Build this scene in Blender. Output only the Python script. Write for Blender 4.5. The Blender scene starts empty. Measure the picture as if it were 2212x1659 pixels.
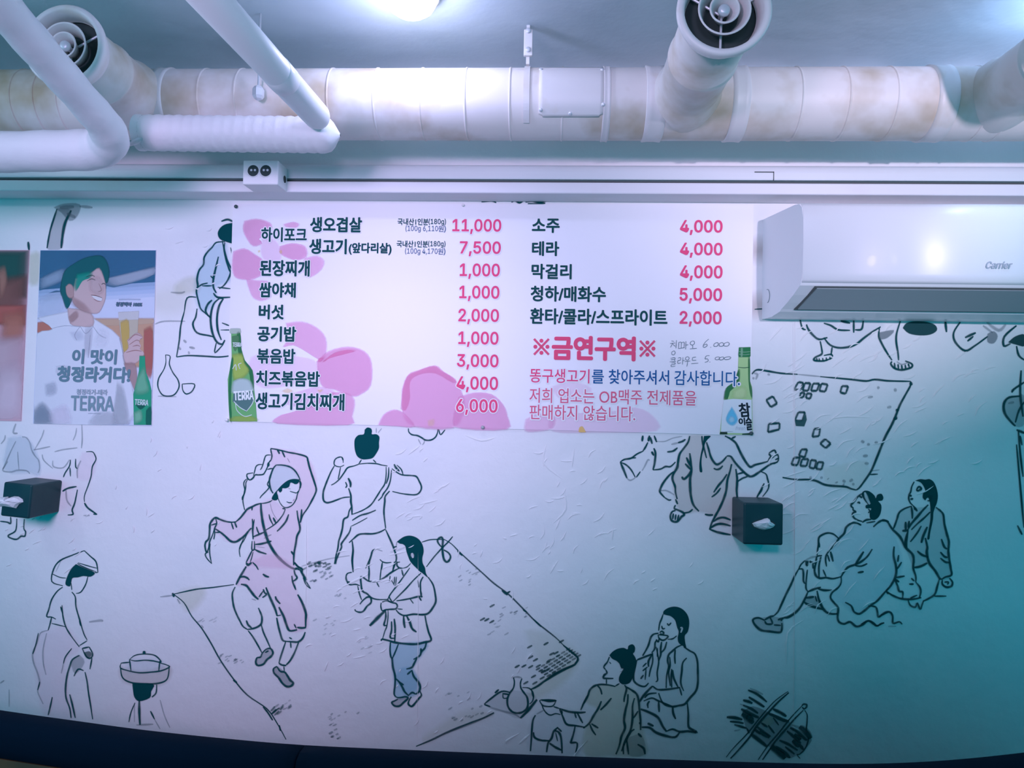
import bpy, bmesh, math, random
from mathutils import Vector, Matrix, noise
from mathutils.geometry import tessellate_polygon
random.seed(7)
SC = bpy.context.scene
COL = SC.collection
PI = math.pi

# ------------------------------------------------------------------ camera
YAW, PITCH, ROLL = math.radians(2.806), math.radians(1.298), math.radians(1.071)
FPX, CX, CY = 1597.0, 1106.0, 829.5
DIST, EYE = 2.5, 1.6                      # camera to mural wall (wall face is y = 0), eye height
_f = Vector((-math.sin(YAW), math.cos(YAW), 0)); _r = Vector((math.cos(YAW), math.sin(YAW), 0)); _u = Vector((0, 0, 1))
_f, _u = math.cos(PITCH)*_f + math.sin(PITCH)*_u, math.cos(PITCH)*_u - math.sin(PITCH)*_f
_r, _u = math.cos(ROLL)*_r + math.sin(ROLL)*_u, math.cos(ROLL)*_u - math.sin(ROLL)*_r
EYEP = Vector((0, -DIST, EYE))
cd = bpy.data.cameras.new('camera'); cam = bpy.data.objects.new('camera', cd); COL.objects.link(cam)
cd.sensor_fit = 'HORIZONTAL'; cd.sensor_width = 36; cd.lens = FPX/2212*36
cd.clip_start = .02
cam.matrix_world = Matrix(((_r.x, _u.x, -_f.x, 0), (_r.y, _u.y, -_f.y, -DIST), (_r.z, _u.z, -_f.z, EYE), (0, 0, 0, 1)))
SC.camera = cam

# ------------------------------------------------------------------ light
SC.view_settings.view_transform = 'Standard'; SC.view_settings.look = 'None'
SC.view_settings.gamma = 1; SC.view_settings.exposure = 0.0; SC.view_settings.use_curve_mapping = False
w = bpy.data.worlds.new('room_ambient'); SC.world = w; w.use_nodes = True
bg = w.node_tree.nodes['Background']; bg.inputs[0].default_value = (0.0, .74, 1.0, 1); bg.inputs[1].default_value = .57

def lamp(name, kind, loc, aim, energy, col, **kw):
    l = bpy.data.lights.new(name, kind); l.energy = energy; l.color = col
    for k, v in kw.items(): setattr(l, k, v)
    o = bpy.data.objects.new(name, l); COL.objects.link(o); o.location = loc
    if aim is not None:
        o.rotation_euler = (Vector(aim)-Vector(loc)).to_track_quat('-Z', 'Y').to_euler()
    return o
LIGHTS = (
    # unseen spots behind the viewer, added and aimed to shape the wall's brightness
    ('added_spot', 'SPOT', (-1.15, -2.9, 2.12), (-1.14, 0, 1.52), 250, (.81, .575, 1.0), dict(spot_size=math.radians(57), spot_blend=1.0, shadow_soft_size=.36)),
    ('added_spot', 'SPOT', (.05, -2.9, 2.22), (.0, 0, 1.74), 90, (.78, .60, 1.0), dict(spot_size=math.radians(51), spot_blend=1.0, shadow_soft_size=.16)),
    ('added_spot', 'SPOT', (1.6, -2.9, 2.30), (1.08, 0, 2.44), 215, (.88, .72, 1.0), dict(spot_size=math.radians(40), spot_blend=1.0, shadow_soft_size=.04)),
    # the round ceiling lamp at the top edge and its twin beyond the right edge
    ('globe_or_fill_light', 'POINT', (-.42, -.56, 2.58), None, 4.9, (.55, .56, 1.0), dict(shadow_soft_size=.04)),
    ('globe_or_fill_light', 'POINT', (1.5, -.5, 2.63), None, 5.8, (.42, .60, 1.0), dict(shadow_soft_size=.04)),
    ('added_spot', 'SPOT', (-.8, -2.9, 2.24), (.36, 0, 2.24), 74, (.92, .64, 1.0), dict(spot_size=math.radians(52), spot_blend=1.0, shadow_soft_size=.16)),  # added spot, aimed to brighten the conditioner's side and the banner
)
LIGHTS += (('globe_or_fill_light', 'POINT', (-2.35, -1.3, 2.58), None, 8, (.66, .78, 1.0), dict(shadow_soft_size=.05)),)  # unseen fill, added to lighten the ceiling at far left
for nm_, kd_, lo_, ai_, en_, co_, kw_ in LIGHTS: lamp(nm_, kd_, lo_, ai_, en_, co_, **kw_)

# ------------------------------------------------------------------ helpers
def ray(px, py):
    return _r*((px-CX)/FPX) + _u*((CY-py)/FPX) + _f
def W(px, py, d=0.0):                     # point of the photo on the plane d metres in front of the mural wall
    v = ray(px, py); t = (DIST-d)/v.y
    return EYEP + v*t
def Zp(px, py, z):                        # point of the photo on the level z
    v = ray(px, py); t = (z-EYE)/v.z
    return EYEP + v*t

def mat(name, col, rough=.6, metal=0.0, bump=0.0, bscale=40, var=None, vscale=6, coat=0.0, emit=0, spec=.5, detail=4, ramp=(.45, .7)):
    m = bpy.data.materials.new(name); m.use_nodes = True
    nt = m.node_tree; b = nt.nodes['Principled BSDF']
    b.inputs['Base Color'].default_value = (*col, 1); b.inputs['Roughness'].default_value = rough
    b.inputs['Metallic'].default_value = metal; b.inputs['Coat Weight'].default_value = coat
    b.inputs['Specular IOR Level'].default_value = spec
    tc = nt.nodes.new('ShaderNodeTexCoord')
    if var:
        n = nt.nodes.new('ShaderNodeTexNoise'); n.inputs['Scale'].default_value = vscale; n.inputs['Detail'].default_value = detail
        nt.links.new(tc.outputs['Object'], n.inputs['Vector'])
        r = nt.nodes.new('ShaderNodeValToRGB'); r.color_ramp.elements[0].position = ramp[0]; r.color_ramp.elements[1].position = ramp[1]
        r.color_ramp.elements[0].color = (*col, 1); r.color_ramp.elements[1].color = (*var, 1)
        nt.links.new(n.outputs['Fac'], r.inputs['Fac']); nt.links.new(r.outputs['Color'], b.inputs['Base Color'])
    if bump:
        n = nt.nodes.new('ShaderNodeTexNoise'); n.inputs['Scale'].default_value = bscale; n.inputs['Detail'].default_value = 6
        nt.links.new(tc.outputs['Object'], n.inputs['Vector'])
        bp = nt.nodes.new('ShaderNodeBump'); bp.inputs['Strength'].default_value = bump; bp.inputs['Distance'].default_value = .02
        nt.links.new(n.outputs['Fac'], bp.inputs['Height']); nt.links.new(bp.outputs['Normal'], b.inputs['Normal'])
    if emit:
        b.inputs['Emission Color'].default_value = (*col, 1); b.inputs['Emission Strength'].default_value = emit
    return m

def paint_mat(name, rough, coat=0.0, bump=0.0, bscale=8, spec=.3):
    """paint or print whose colour and cover are stored on the strokes themselves"""
    m = mat(name, (1, 1, 1), rough, bump=bump, bscale=bscale, coat=coat, spec=spec)
    nt = m.node_tree; b = nt.nodes['Principled BSDF']
    a = nt.nodes.new('ShaderNodeAttribute'); a.attribute_name = 'Col'
    nt.links.new(a.outputs['Color'], b.inputs['Base Color']); nt.links.new(a.outputs['Alpha'], b.inputs['Alpha'])
    return m

M = dict(
    wall=mat('embossed_wallpaper', (.86, .86, .86), .75, bump=.14, bscale=22, var=(.81, .83, .84), vscale=3),
    ceiling=mat('painted_ceiling', (.60, .70, .76), .85, bump=.25, bscale=9, var=(.52, .62, .68), vscale=2.5),
    duct=mat('painted_duct', (.82, .77, .74), .5, bump=.05, bscale=14, var=(.50, .40, .27), vscale=5, ramp=(.47, .72)),
    duct_clean=mat('painted_collar', (.80, .77, .76), .45, bump=.03, bscale=20, var=(.66, .58, .46), vscale=7, ramp=(.58, .8)),
    dark=mat('duct_throat', (.03, .05, .05), .8),
    pvc=mat('white_pipe_plastic', (.93, .92, .94), .4),
    wrap=mat('wrapped_pipe_tape', (.78, .78, .80), .55, bump=.12, bscale=30),
    trunk=mat('white_trunking', (.78, .80, .83), .28),
    ledge=mat('painted_ledge', (.80, .79, .82), .5, var=(.74, .70, .66), vscale=4, ramp=(.55, .8)),
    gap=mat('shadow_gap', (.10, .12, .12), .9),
    socket=mat('socket_plastic', (.80, .80, .80), .4),
    steel=mat('galvanised_steel', (.72, .74, .78), .4, metal=.3),
    ac=mat('white_ac_plastic', (.88, .88, .90), .34, coat=.05),
    acdark=mat('shaded_ac_louver', (.30, .36, .38), .4),  # white plastic darkened: the louver's shade is put into its colour
    vinyl=mat('banner_vinyl', (.88, .87, .90), .45),
    box=mat('dark_box_vinyl', (.006, .045, .055), .42, var=(.012, .06, .065), vscale=9, spec=.3),
    tissue=mat('white_tissue', (.86, .86, .88), .9, bump=.2, bscale=40),
    navy=mat('navy_upholstery', (.0015, .010, .022), .85, bump=.04, bscale=60, spec=.05),
    wood=mat('orange_brown_wood', (.16, .085, .035), .5, var=(.08, .06, .03), vscale=7, ramp=(.35, .65)),
    floor=mat('grey_floor_tile', (.10, .10, .11), .4, var=(.08, .08, .09)),
    globe=mat('lit_globe', (1, .98, .97), .4, emit=14),
    pinw=mat('white_pin', (.85, .85, .85), .3), pind=mat('dark_pin', (.05, .09, .09), .4),
    ping=mat('grey_pin', (.4, .42, .45), .4),
    mural=paint_mat('mural_charcoal_and_wash', .9, spec=.1),
    ink=paint_mat('banner_ink', .6, spec=.12),
    poster=paint_mat('glossy_poster_print', .16, coat=.5, bump=.06, bscale=5, spec=.5),
)

def put(name, bm, m, parent=None, smooth=False):
    me = bpy.data.meshes.new(name); bm.normal_update(); bm.to_mesh(me); bm.free()
    if smooth:
        for p in me.polygons: p.use_smooth = True
    me.materials.append(m)
    o = bpy.data.objects.new(name, me); COL.objects.link(o)
    if parent is not None:
        o.parent = parent; o.matrix_parent_inverse = parent.matrix_world.inverted()
    return o
def tag(o, label, cat, group=None):
    o['label'] = label; o['category'] = cat
    if group: o['group'] = group
    return o
def struct(o):
    o['kind'] = 'structure'; return o
def empty(name, loc, label, cat, group=None):
    o = bpy.data.objects.new(name, None); COL.objects.link(o); o.location = loc; o.empty_display_size = .05
    o.matrix_world = Matrix.Translation(loc)
    return tag(o, label, cat, group)

def box(bm, x0, x1, y0, y1, z0, z1, bev=0.0, seg=2):
    r = bmesh.ops.create_cube(bm, size=1)
    vs = r['verts']
    bmesh.ops.scale(bm, vec=(x1-x0, y1-y0, z1-z0), verts=vs)
    bmesh.ops.translate(bm, vec=((x0+x1)/2, (y0+y1)/2, (z0+z1)/2), verts=vs)
    if bev:
        es = list({e for v in vs for e in v.link_edges})
        bmesh.ops.bevel(bm, geom=es, offset=bev, segments=seg, affect='EDGES', profile=.5)
    return bm
def frame_for(t):
    t = t.normalized(); a = Vector((0, 0, 1)) if abs(t.z) < .9 else Vector((1, 0, 0))
    n = t.cross(a).normalized(); return n, n.cross(t).normalized()
def tube(bm, pts, rad, seg=24, caps=True):
    pts = [Vector(p) for p in pts]; rings = []
    n = None
    for i, p in enumerate(pts):
        t = (pts[min(i+1, len(pts)-1)]-pts[max(i-1, 0)]).normalized()
        if n is None: n, b = frame_for(t)
        else:
            n = (n - t*n.dot(t)).normalized(); b = n.cross(t).normalized()
        r = rad[i] if isinstance(rad, (list, tuple)) else rad
        rings.append([bm.verts.new(p + (n*math.cos(2*PI*k/seg) + b*math.sin(2*PI*k/seg))*r) for k in range(seg)])
    for a, c in zip(rings, rings[1:]):
        for k in range(seg): bm.faces.new((a[k], a[(k+1) % seg], c[(k+1) % seg], c[k]))
    if caps: bm.faces.new(rings[0][::-1]); bm.faces.new(rings[-1])
    return bm
def lathe(bm, o, axis, prof, seg=40):
    """prof: (distance along axis, radius)"""
    n, b = frame_for(axis); t = axis.normalized(); rings = []
    for s, r in prof:
        if r < 1e-6: rings.append([bm.verts.new(o + t*s)])
        else: rings.append([bm.verts.new(o + t*s + (n*math.cos(2*PI*k/seg) + b*math.sin(2*PI*k/seg))*r) for k in range(seg)])
    for a, c in zip(rings, rings[1:]):
        for k in range(seg):
            k2 = (k+1) % seg
            if len(a) == 1 and len(c) == 1: continue
            if len(a) == 1: bm.faces.new((a[0], c[k2], c[k]))
            elif len(c) == 1: bm.faces.new((a[k], a[k2], c[0]))
            else: bm.faces.new((a[k], a[k2], c[k2], c[k]))
    bmesh.ops.recalc_face_normals(bm, faces=bm.faces)
    return bm
def arc_path(p0, corner, p1, r, n=10):
    p0, corner, p1 = Vector(p0), Vector(corner), Vector(p1)
    a = corner + (p0-corner).normalized()*r; c = corner + (p1-corner).normalized()*r
    return [p0] + [((1-t)**2)*a + 2*t*(1-t)*corner + t*t*c for t in [i/n for i in range(n+1)]] + [p1]

# ------------------------------------------------------------------ paint on the wall
def spline(pts, n=4):
    if len(pts) < 3: 
        a, b = pts[0], pts[-1]
        return [((1-t)*a[0]+t*b[0], (1-t)*a[1]+t*b[1]) for t in (0, .25, .5, .75, 1)]
    out = []
    for i in range(len(pts)-1):
        p0 = pts[max(i-1, 0)]; p1 = pts[i]; p2 = pts[i+1]; p3 = pts[min(i+2, len(pts)-1)]
        for k in range(n):
            t = k/n
            out.append(tuple(.5*(2*p1[j] + (p2[j]-p0[j])*t + (2*p0[j]-5*p1[j]+4*p2[j]-p3[j])*t*t + (3*p1[j]-p0[j]-3*p2[j]+p3[j])*t**3) for j in (0, 1)))
    out.append(pts[-1]); return out
class Paint:
    """strokes, washes and lettering that lie flat at depth d before the wall; photo coordinates in"""
    def __init__(s, d, view=(0, 0, 1.0), clip=None):
        s.bm = bmesh.new(); s.lay = s.bm.verts.layers.float_color.new('Col'); s.d = d; s.k = 0; s.view = view; s.clip = clip
    def v(s, p, col, a, up=0.0):
        x, y = s.view[0] + p[0]/s.view[2], s.view[1] + p[1]/s.view[2]
        if s.clip: x, y = s.clip(x, y)
        q = s.bm.verts.new(W(x, y, s.d + up)); q[s.lay] = (*col, a); return q
    def stroke(s, pts, wd, col, a=1.0, taper=.55, wob=.12):
        wd = wd*s.view[2]                                   # width given in photo pixels
        q = spline(pts); N = len(q); prev = None; up = s.k*1.6e-5; s.k += 1
        ph = random.uniform(0, 50)
        for i, p in enumerate(q):
            t0 = q[max(i-1, 0)]; t1 = q[min(i+1, N-1)]
            dx, dy = t1[0]-t0[0], t1[1]-t0[1]; L = math.hypot(dx, dy) or 1
            nx, ny = -dy/L, dx/L; t = i/(N-1)
            h = wd/2*(1-taper + taper*math.sin(PI*min(max(t, .02), .98))**.6)*(1 + wob*1.6*noise.noise(Vector((ph, i*.45, 0))))
            aa = a*(1 + .25*noise.noise(Vector((ph+9, i*.3, 4))))
            aa = min(max(aa, 0), 1)
            row = [s.v((p[0]+nx*h*m, p[1]+ny*h*m), col, al, up) for m, al in ((-1.45, 0), (-.55, aa), (.55, aa), (1.45, 0))]
            if prev:
                for k in range(3): s.bm.faces.new((prev[k], prev[k+1], row[k+1], row[k]))
            prev = row
    def fill(s, pts, col, a=1.0, feather=1.2, smooth=True, up=None, wash=False):
        if smooth: pts = spline(pts + [pts[0]], 3)[:-1]
        if up is None: up = s.k*1.6e-5
        s.k += 1
        ar = sum(pts[i][0]*pts[(i+1) % len(pts)][1]-pts[(i+1) % len(pts)][0]*pts[i][1] for i in range(len(pts)))
        if ar < 0: pts = pts[::-1]
        N = len(pts); cx, cy = sum(p[0] for p in pts)/N, sum(p[1] for p in pts)/N
        mr = sum(math.hypot(p[0]-cx, p[1]-cy) for p in pts)/N
        if feather > 7 and not wash:                                    # soft blot: rings drawn in towards the middle
            f = min(.85, feather/mr*1.5); steps = [(1-f*.75, 1.0), (1-f*.25, .75), (1+f*.12, .32), (1+f*.40, 0)]
            rings = [[s.v((cx+(p[0]-cx)*k, cy+(p[1]-cy)*k), col, a*al, up) for p in pts] for k, al in steps]
            inn = [(cx+(p[0]-cx)*steps[0][0], cy+(p[1]-cy)*steps[0][0]) for p in pts]
        else:
            inn, out = [], []
            for i in range(N):
                x0, y0 = pts[i-1]; x1, y1 = pts[(i+1) % N]; dx, dy = x1-x0, y1-y0; L = math.hypot(dx, dy) or 1
                nx, ny = dy/L, -dx/L
                fi, fo = (.12, .88) if wash else (.5, .5)
                inn.append((pts[i][0]-nx*feather*fi, pts[i][1]-ny*feather*fi)); out.append((pts[i][0]+nx*feather*fo, pts[i][1]+ny*feather*fo))
            rings = [[s.v(p, col, a, up) for p in inn], [s.v(p, col, 0, up) for p in out]]
        for t in tessellate_polygon([[Vector((p[0], p[1], 0)) for p in inn]]):
            try: s.bm.faces.new([rings[0][k] for k in t])
            except ValueError: pass
        for vi, vo in zip(rings, rings[1:]):
            for i in range(N):
                j = (i+1) % N; s.bm.faces.new((vi[i], vo[i], vo[j], vi[j]))
    def text(s, body, bb, col, bold=0.0, halo=None, shear=0.0, rot=0.0, up=0.0, hr=3.0):
        verts, faces = glyphs(body)
        x0, y0, x1, y1 = bb; vx, vy, vs = s.view
        x0, x1, y0, y1 = vx+x0/vs, vx+x1/vs, vy+y0/vs, vy+y1/vs
        xm, ym = (x0+x1)/2, (y0+y1)/2
        A, B = W(x0, ym, s.d), W(x1, ym, s.d); T, Bo = W(xm, y0, s.d), W(xm, y1, s.d)
        ax = [p[0] for p in verts]; ay = [p[1] for p in verts]; mx, Mx, my, My = min(ax), max(ax), min(ay), max(ay)
        px = (B.x-A.x)/(x1-x0); c = Vector(((A.x+B.x)/2, (T.z+Bo.z)/2))
        def one(ox, oz, col, up):
            row = []
            for x, y in verts:
                X = A.x + (x-mx)/(Mx-mx)*(B.x-A.x); Z = Bo.z + (y-my)/(My-my)*(T.z-Bo.z)
                X += shear*(Z-c.y)
                if rot:
                    dx, dz = X-c.x, Z-c.y; X = c.x + dx*math.cos(rot)-dz*math.sin(rot); Z = c.y + dx*math.sin(rot)+dz*math.cos(rot)
                q = s.bm.verts.new((X+ox, -(s.d+up), Z+oz)); q[s.lay] = (*col, 1); row.append(q)
            for f in faces:
                if body.isascii():                       # Inter's outlines overlap: keep each facet on its own level
                    fi = [s.bm.verts.new(row[k].co - Vector((0, (len(s.bm.verts) % 5)*3e-6, 0))) for k in f]
                    for q in fi: q[s.lay] = (*col, 1)
                    s.bm.faces.new(fi); continue
                try: s.bm.faces.new([row[k] for k in f])
                except ValueError: pass
            if body.isascii():
                for q in row: s.bm.verts.remove(q)
        if halo:
            for k in range(10): one(math.cos(k*PI/5)*hr*px, math.sin(k*PI/5)*hr*px, halo, up + 2e-5 + k*5e-6)
        n = 8 if bold else 1
        if bold:
            for k in range(n): one(math.cos(k*2*PI/n)*bold*px, math.sin(k*2*PI/n)*bold*px, col, up + 1.2e-4 + k*5e-6)
        one(0, 0, col, up + 2e-4)
    def put(s, name, m, parent=None):
        return put(name, s.bm, m, parent)
try: FONT = bpy.data.fonts.load(bpy.utils.system_resource('DATAFILES', path='fonts') + '/Inter.woff2')   # the plain sans that ships with Blender
except Exception: FONT = None
_g = {}
def glyphs(body):
    if body not in _g:
        c = bpy.data.curves.new('lettering', 'FONT'); c.body = body; c.resolution_u = 4
        if FONT and body.isascii(): c.font = FONT
        o = bpy.data.objects.new('lettering', c); COL.objects.link(o)
        dg = bpy.context.evaluated_depsgraph_get(); me = bpy.data.meshes.new_from_object(o.evaluated_get(dg))
        _g[body] = ([(v.co.x, v.co.y) for v in me.vertices], [tuple(p.vertices) for p in me.polygons])
        bpy.data.objects.remove(o); bpy.data.curves.remove(c); bpy.data.meshes.remove(me)
    return _g[body]
def nums(t): 
    v = [float(x) for x in t.split()]; return list(zip(v[::2], v[1::2]))

# ------------------------------------------------------------------ room shell
CEIL = 2.732
bm = bmesh.new(); box(bm, -3.6, 3.6, 0, .12, 0, CEIL)
wall = struct(put('wall_back', bm, M['wall']))
bm = bmesh.new(); box(bm, -3.6, 3.6, -4.2, .12, CEIL, CEIL+.1)
ceiling = struct(put('ceiling', bm, M['ceiling']))
bm = bmesh.new(); box(bm, -3.6, 3.6, -4.2, .12, -.1, 0)
struct(put('floor', bm, M['floor']))
def zat(py, d, px=1106): return W(px, py, d).z
LD = .104                                   # ledge depth
zl0, zl1 = zat(436, 0), zat(393, LD); zt0, zt1 = zat(387, .098), zat(352, .098)
bm = bmesh.new(); box(bm, -3.6, 3.6, -LD, 0, zl0, zl1, .004)
struct(put('trim_1', bm, M['ledge']))
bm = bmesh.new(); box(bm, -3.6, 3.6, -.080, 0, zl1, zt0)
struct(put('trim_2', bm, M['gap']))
bm = bmesh.new()
prof = [(0, zt0), (-.098, zt0), (-.0995, zt0+.004), (-.0995, zt1-.030)]
for k in range(1, 9):
    a = k/8*PI/2; prof.append((-.0995 + .03*(1-math.cos(a)), zt1-.03 + .03*math.sin(a)))
prof.append((0, zt1))
A = [bm.verts.new((-3.6, y, z)) for y, z in prof]; B = [bm.verts.new((3.6, y, z)) for y, z in prof]
for k in range(len(prof)-1): bm.faces.new((A[k], A[k+1], B[k+1], B[k]))
bm.faces.new(A[::-1]); bm.faces.new(B); bmesh.ops.recalc_face_normals(bm, faces=bm.faces)
trunk = struct(put('trim_3', bm, M['trunk']))
bm = bmesh.new()                              # seam of the joint cover on the trunking
for a, b in (((1630, 371), (1672, 372.3)), ((1670.6, 371), (1672, 389))):
    p, q = W(*a, .1), W(*b, .1); box(bm, p.x, max(q.x, p.x+.0025), -.1003, -.096, min(p.z, q.z)-.0008, max(p.z, q.z)+.0008)
put('cover_seam', bm, M['gap'], trunk)

# ------------------------------------------------------------------ mural strokes (traced, photo coordinates per view)
INK = (.002, .080, .085); GREY = (.16, .22, .25); HAIR = (.001, .070, .075)
PINK = (.95, .62, .78); BLUE = (.34, .66, .80); SKY = (.60, .72, .80); TAN = (.62, .56, .50); OCH = (.58, .60, .34); BRN = (.52, .46, .42)
def fig(name, label, parts):
    """parts: (view, text). a line is 'width x y x y ...' ; g = faint, f = filled hair, w<colour> = wash"""
    P = Paint(.0012)
    washes = {'p': PINK, 'b': BLUE, 's': SKY, 't': TAN, 'o': OCH, 'r': BRN, 'g': GREY}
    for view, text in parts:
        P.view = view
        for ln in text.strip().split('\n'):
            h, rest = ln.strip().split(' ', 1); pts = nums(rest)
            if h[0] == 'w':
                P.fill(pts, washes[h[1]], float(h[2:])*(.58 if h[1] != 'g' else .8), feather=34 if h[1] != 'g' else 8, wash=True)
            elif h[0] == 'f': P.fill(pts, HAIR, 1.0 if len(h) == 1 else float(h[1:]), feather=5)
            elif h[0] == 'g': P.stroke(pts, float(h[1:])*.85, GREY, .38)
            elif h[0] == 'l': P.stroke(pts, float(h[1:]), (.72, .74, .76), .9)
            else: P.stroke(pts, float(h)*.86, INK, .9)
    o = P.put(name, M['mural'], wall); o['label'] = label; return o
vA = (420, 930, 5.53); vB = (420, 1180, 5.184); vC = (670, 910, 5.184); vD = (700, 1130, 5.184); vE = (780, 1250, 5.53)
vF = (0, 1160, 3.325); vG = (360, 1140, 2.404); vH = (1020, 1280, 4.608); vI = (1260, 1280, 4.608); vJ = (1540, 1450, 7.373)
vK = (1320, 930, 5.53); vL = (1600, 780, 5.53); vM = (1600, 1020, 4.608); vN = (1860, 1010, 4.608); vO = (1640, 680, 3.867)
vP = (0, 430, 3.254); vQ = (0, 900, 5.267); v0 = (0, 0, 1.0)

fig('painted_mat', 'large straw mat sketched under the dancers', [(vG, '''
wo.35 60 345 150 325 190 335 150 400 110 420
wo.30 2130 700 2060 790 1960 860 1890 870 1920 820 2040 750
wo.22 1700 965 1600 1000 1480 1040 1330 1110 1420 1040 1560 960
wo.18 1870 540 2020 570 2130 670 2060 720 1960 700
3.4 35 345 150 320 240 310 350 295
g3 700 200 770 180 850 160 950 145
3 1325 75 1370 62 1440 60
3.4 1440 60 1480 85 1530 135 1640 235 1700 290 1775 345 1860 430 1920 490 2020 570 2080 630 2135 675
g3 1545 150 1650 245 1780 352 1925 495 2025 575
5 1740 325 1770 350
4 1765 340 1785 330
4 1905 475 1945 515
4.5 1510 120 1535 145
4 1850 425 1872 440
5 2060 610 2135 675 2120 705
5.5 2135 675 2120 710 2050 740 1990 775 1930 820 1890 840
5 2110 715 2020 762 1960 800
4.5 1700 960 1640 990 1560 1020 1450 1065 1380 1100 1295 1135
g5 1700 965 1600 1010 1480 1055 1330 1120
3.6 35 345 90 390 130 460 180 520 230 600 280 690 350 790 420 870 520 940 570 1010 620 1100
g4 55 370 70 395
6 30 338 38 360
g4 180 505 190 520
5 345 790 365 805
4.5 500 930 525 960 550 1000
4 545 965 585 935
4 585 1025 590 1055
''')])
def dashes():
    P = Paint(.0012, vG); rnd = random.Random(3)
    def cl(cx, cy, rx, ry, n, wd, a, L=26, ang=-30):
        for _ in range(n):
            x, y = cx + rnd.uniform(-rx, rx), cy + rnd.uniform(-ry, ry); l = L*rnd.uniform(.5, 1)
            t = math.radians(ang + rnd.uniform(-8, 8)); c, s = math.cos(t)*l/2, math.sin(t)*l/2
            P.stroke([(x-c, y-s), (x, y+1), (x+c, y+s)], wd*rnd.uniform(.7, 1.1), INK if a > .5 else GREY, a*rnd.uniform(.7, 1.1))
    for r in range(7):                                    # woven rows in the sharp corner
        for k in range(5):
            x = 2085 - r*26 + k*14 - 0*k; y = 648 + r*17 + (k-2)*17*.5
            P.stroke([(x-12, y+6), (x+11, y-6)], 4.2, INK, .75*rnd.uniform(.6, 1))
    for x, y in ((1690, 405), (1640, 475), (1662, 478), (1688, 488), (1885, 618), (1970, 602), (1890, 672), (1915, 686), (1890, 722), (1930, 718),
                 (1905, 772), (1955, 745), (1975, 740), (1865, 805), (1912, 806), (1950, 780), (2050, 590), (2000, 655), (2022, 650), (1820, 720), (1855, 718), (1985, 690)):
        P.stroke([(x-13, y+7), (x+13, y-7)], 4.2, INK, .7)
    cl(1800, 430, 70, 40, 12, 3, .35); cl(1580, 260, 60, 50, 12, 3, .35); cl(1720, 520, 50, 40, 7, 3, .3)
    cl(790, 205, 75, 25, 14, 4, .55, 30, -20); cl(770, 190, 30, 14, 5, 5, .7, 26, -15); cl(830, 245, 40, 20, 8, 4, .45); cl(750, 275, 20, 10, 3, 4, .5)
    cl(330, 680, 70, 25, 14, 3, .4); cl(220, 475, 60, 18, 7, 3, .25); cl(640, 920, 80, 30, 12, 3.5, .35); cl(930, 1000, 90, 50, 12, 3.5, .35)
    cl(900, 1075, 60, 20, 6, 4.5, .5); cl(1560, 960, 90, 40, 12, 4, .4); cl(820, 520, 60, 60, 9, 3, .25); cl(1060, 600, 60, 50, 7, 3, .25); cl(900, 360, 30, 25, 4, 3.5, .3)
    cl(570, 945, 30, 22, 6, 5, .6, 36, -45); cl(1510, 880, 60, 30, 6, 3, .3)
    o = P.put('painted_weave', M['mural'], wall); o['label'] = 'short woven dashes on the large straw mat'
dashes()

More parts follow.
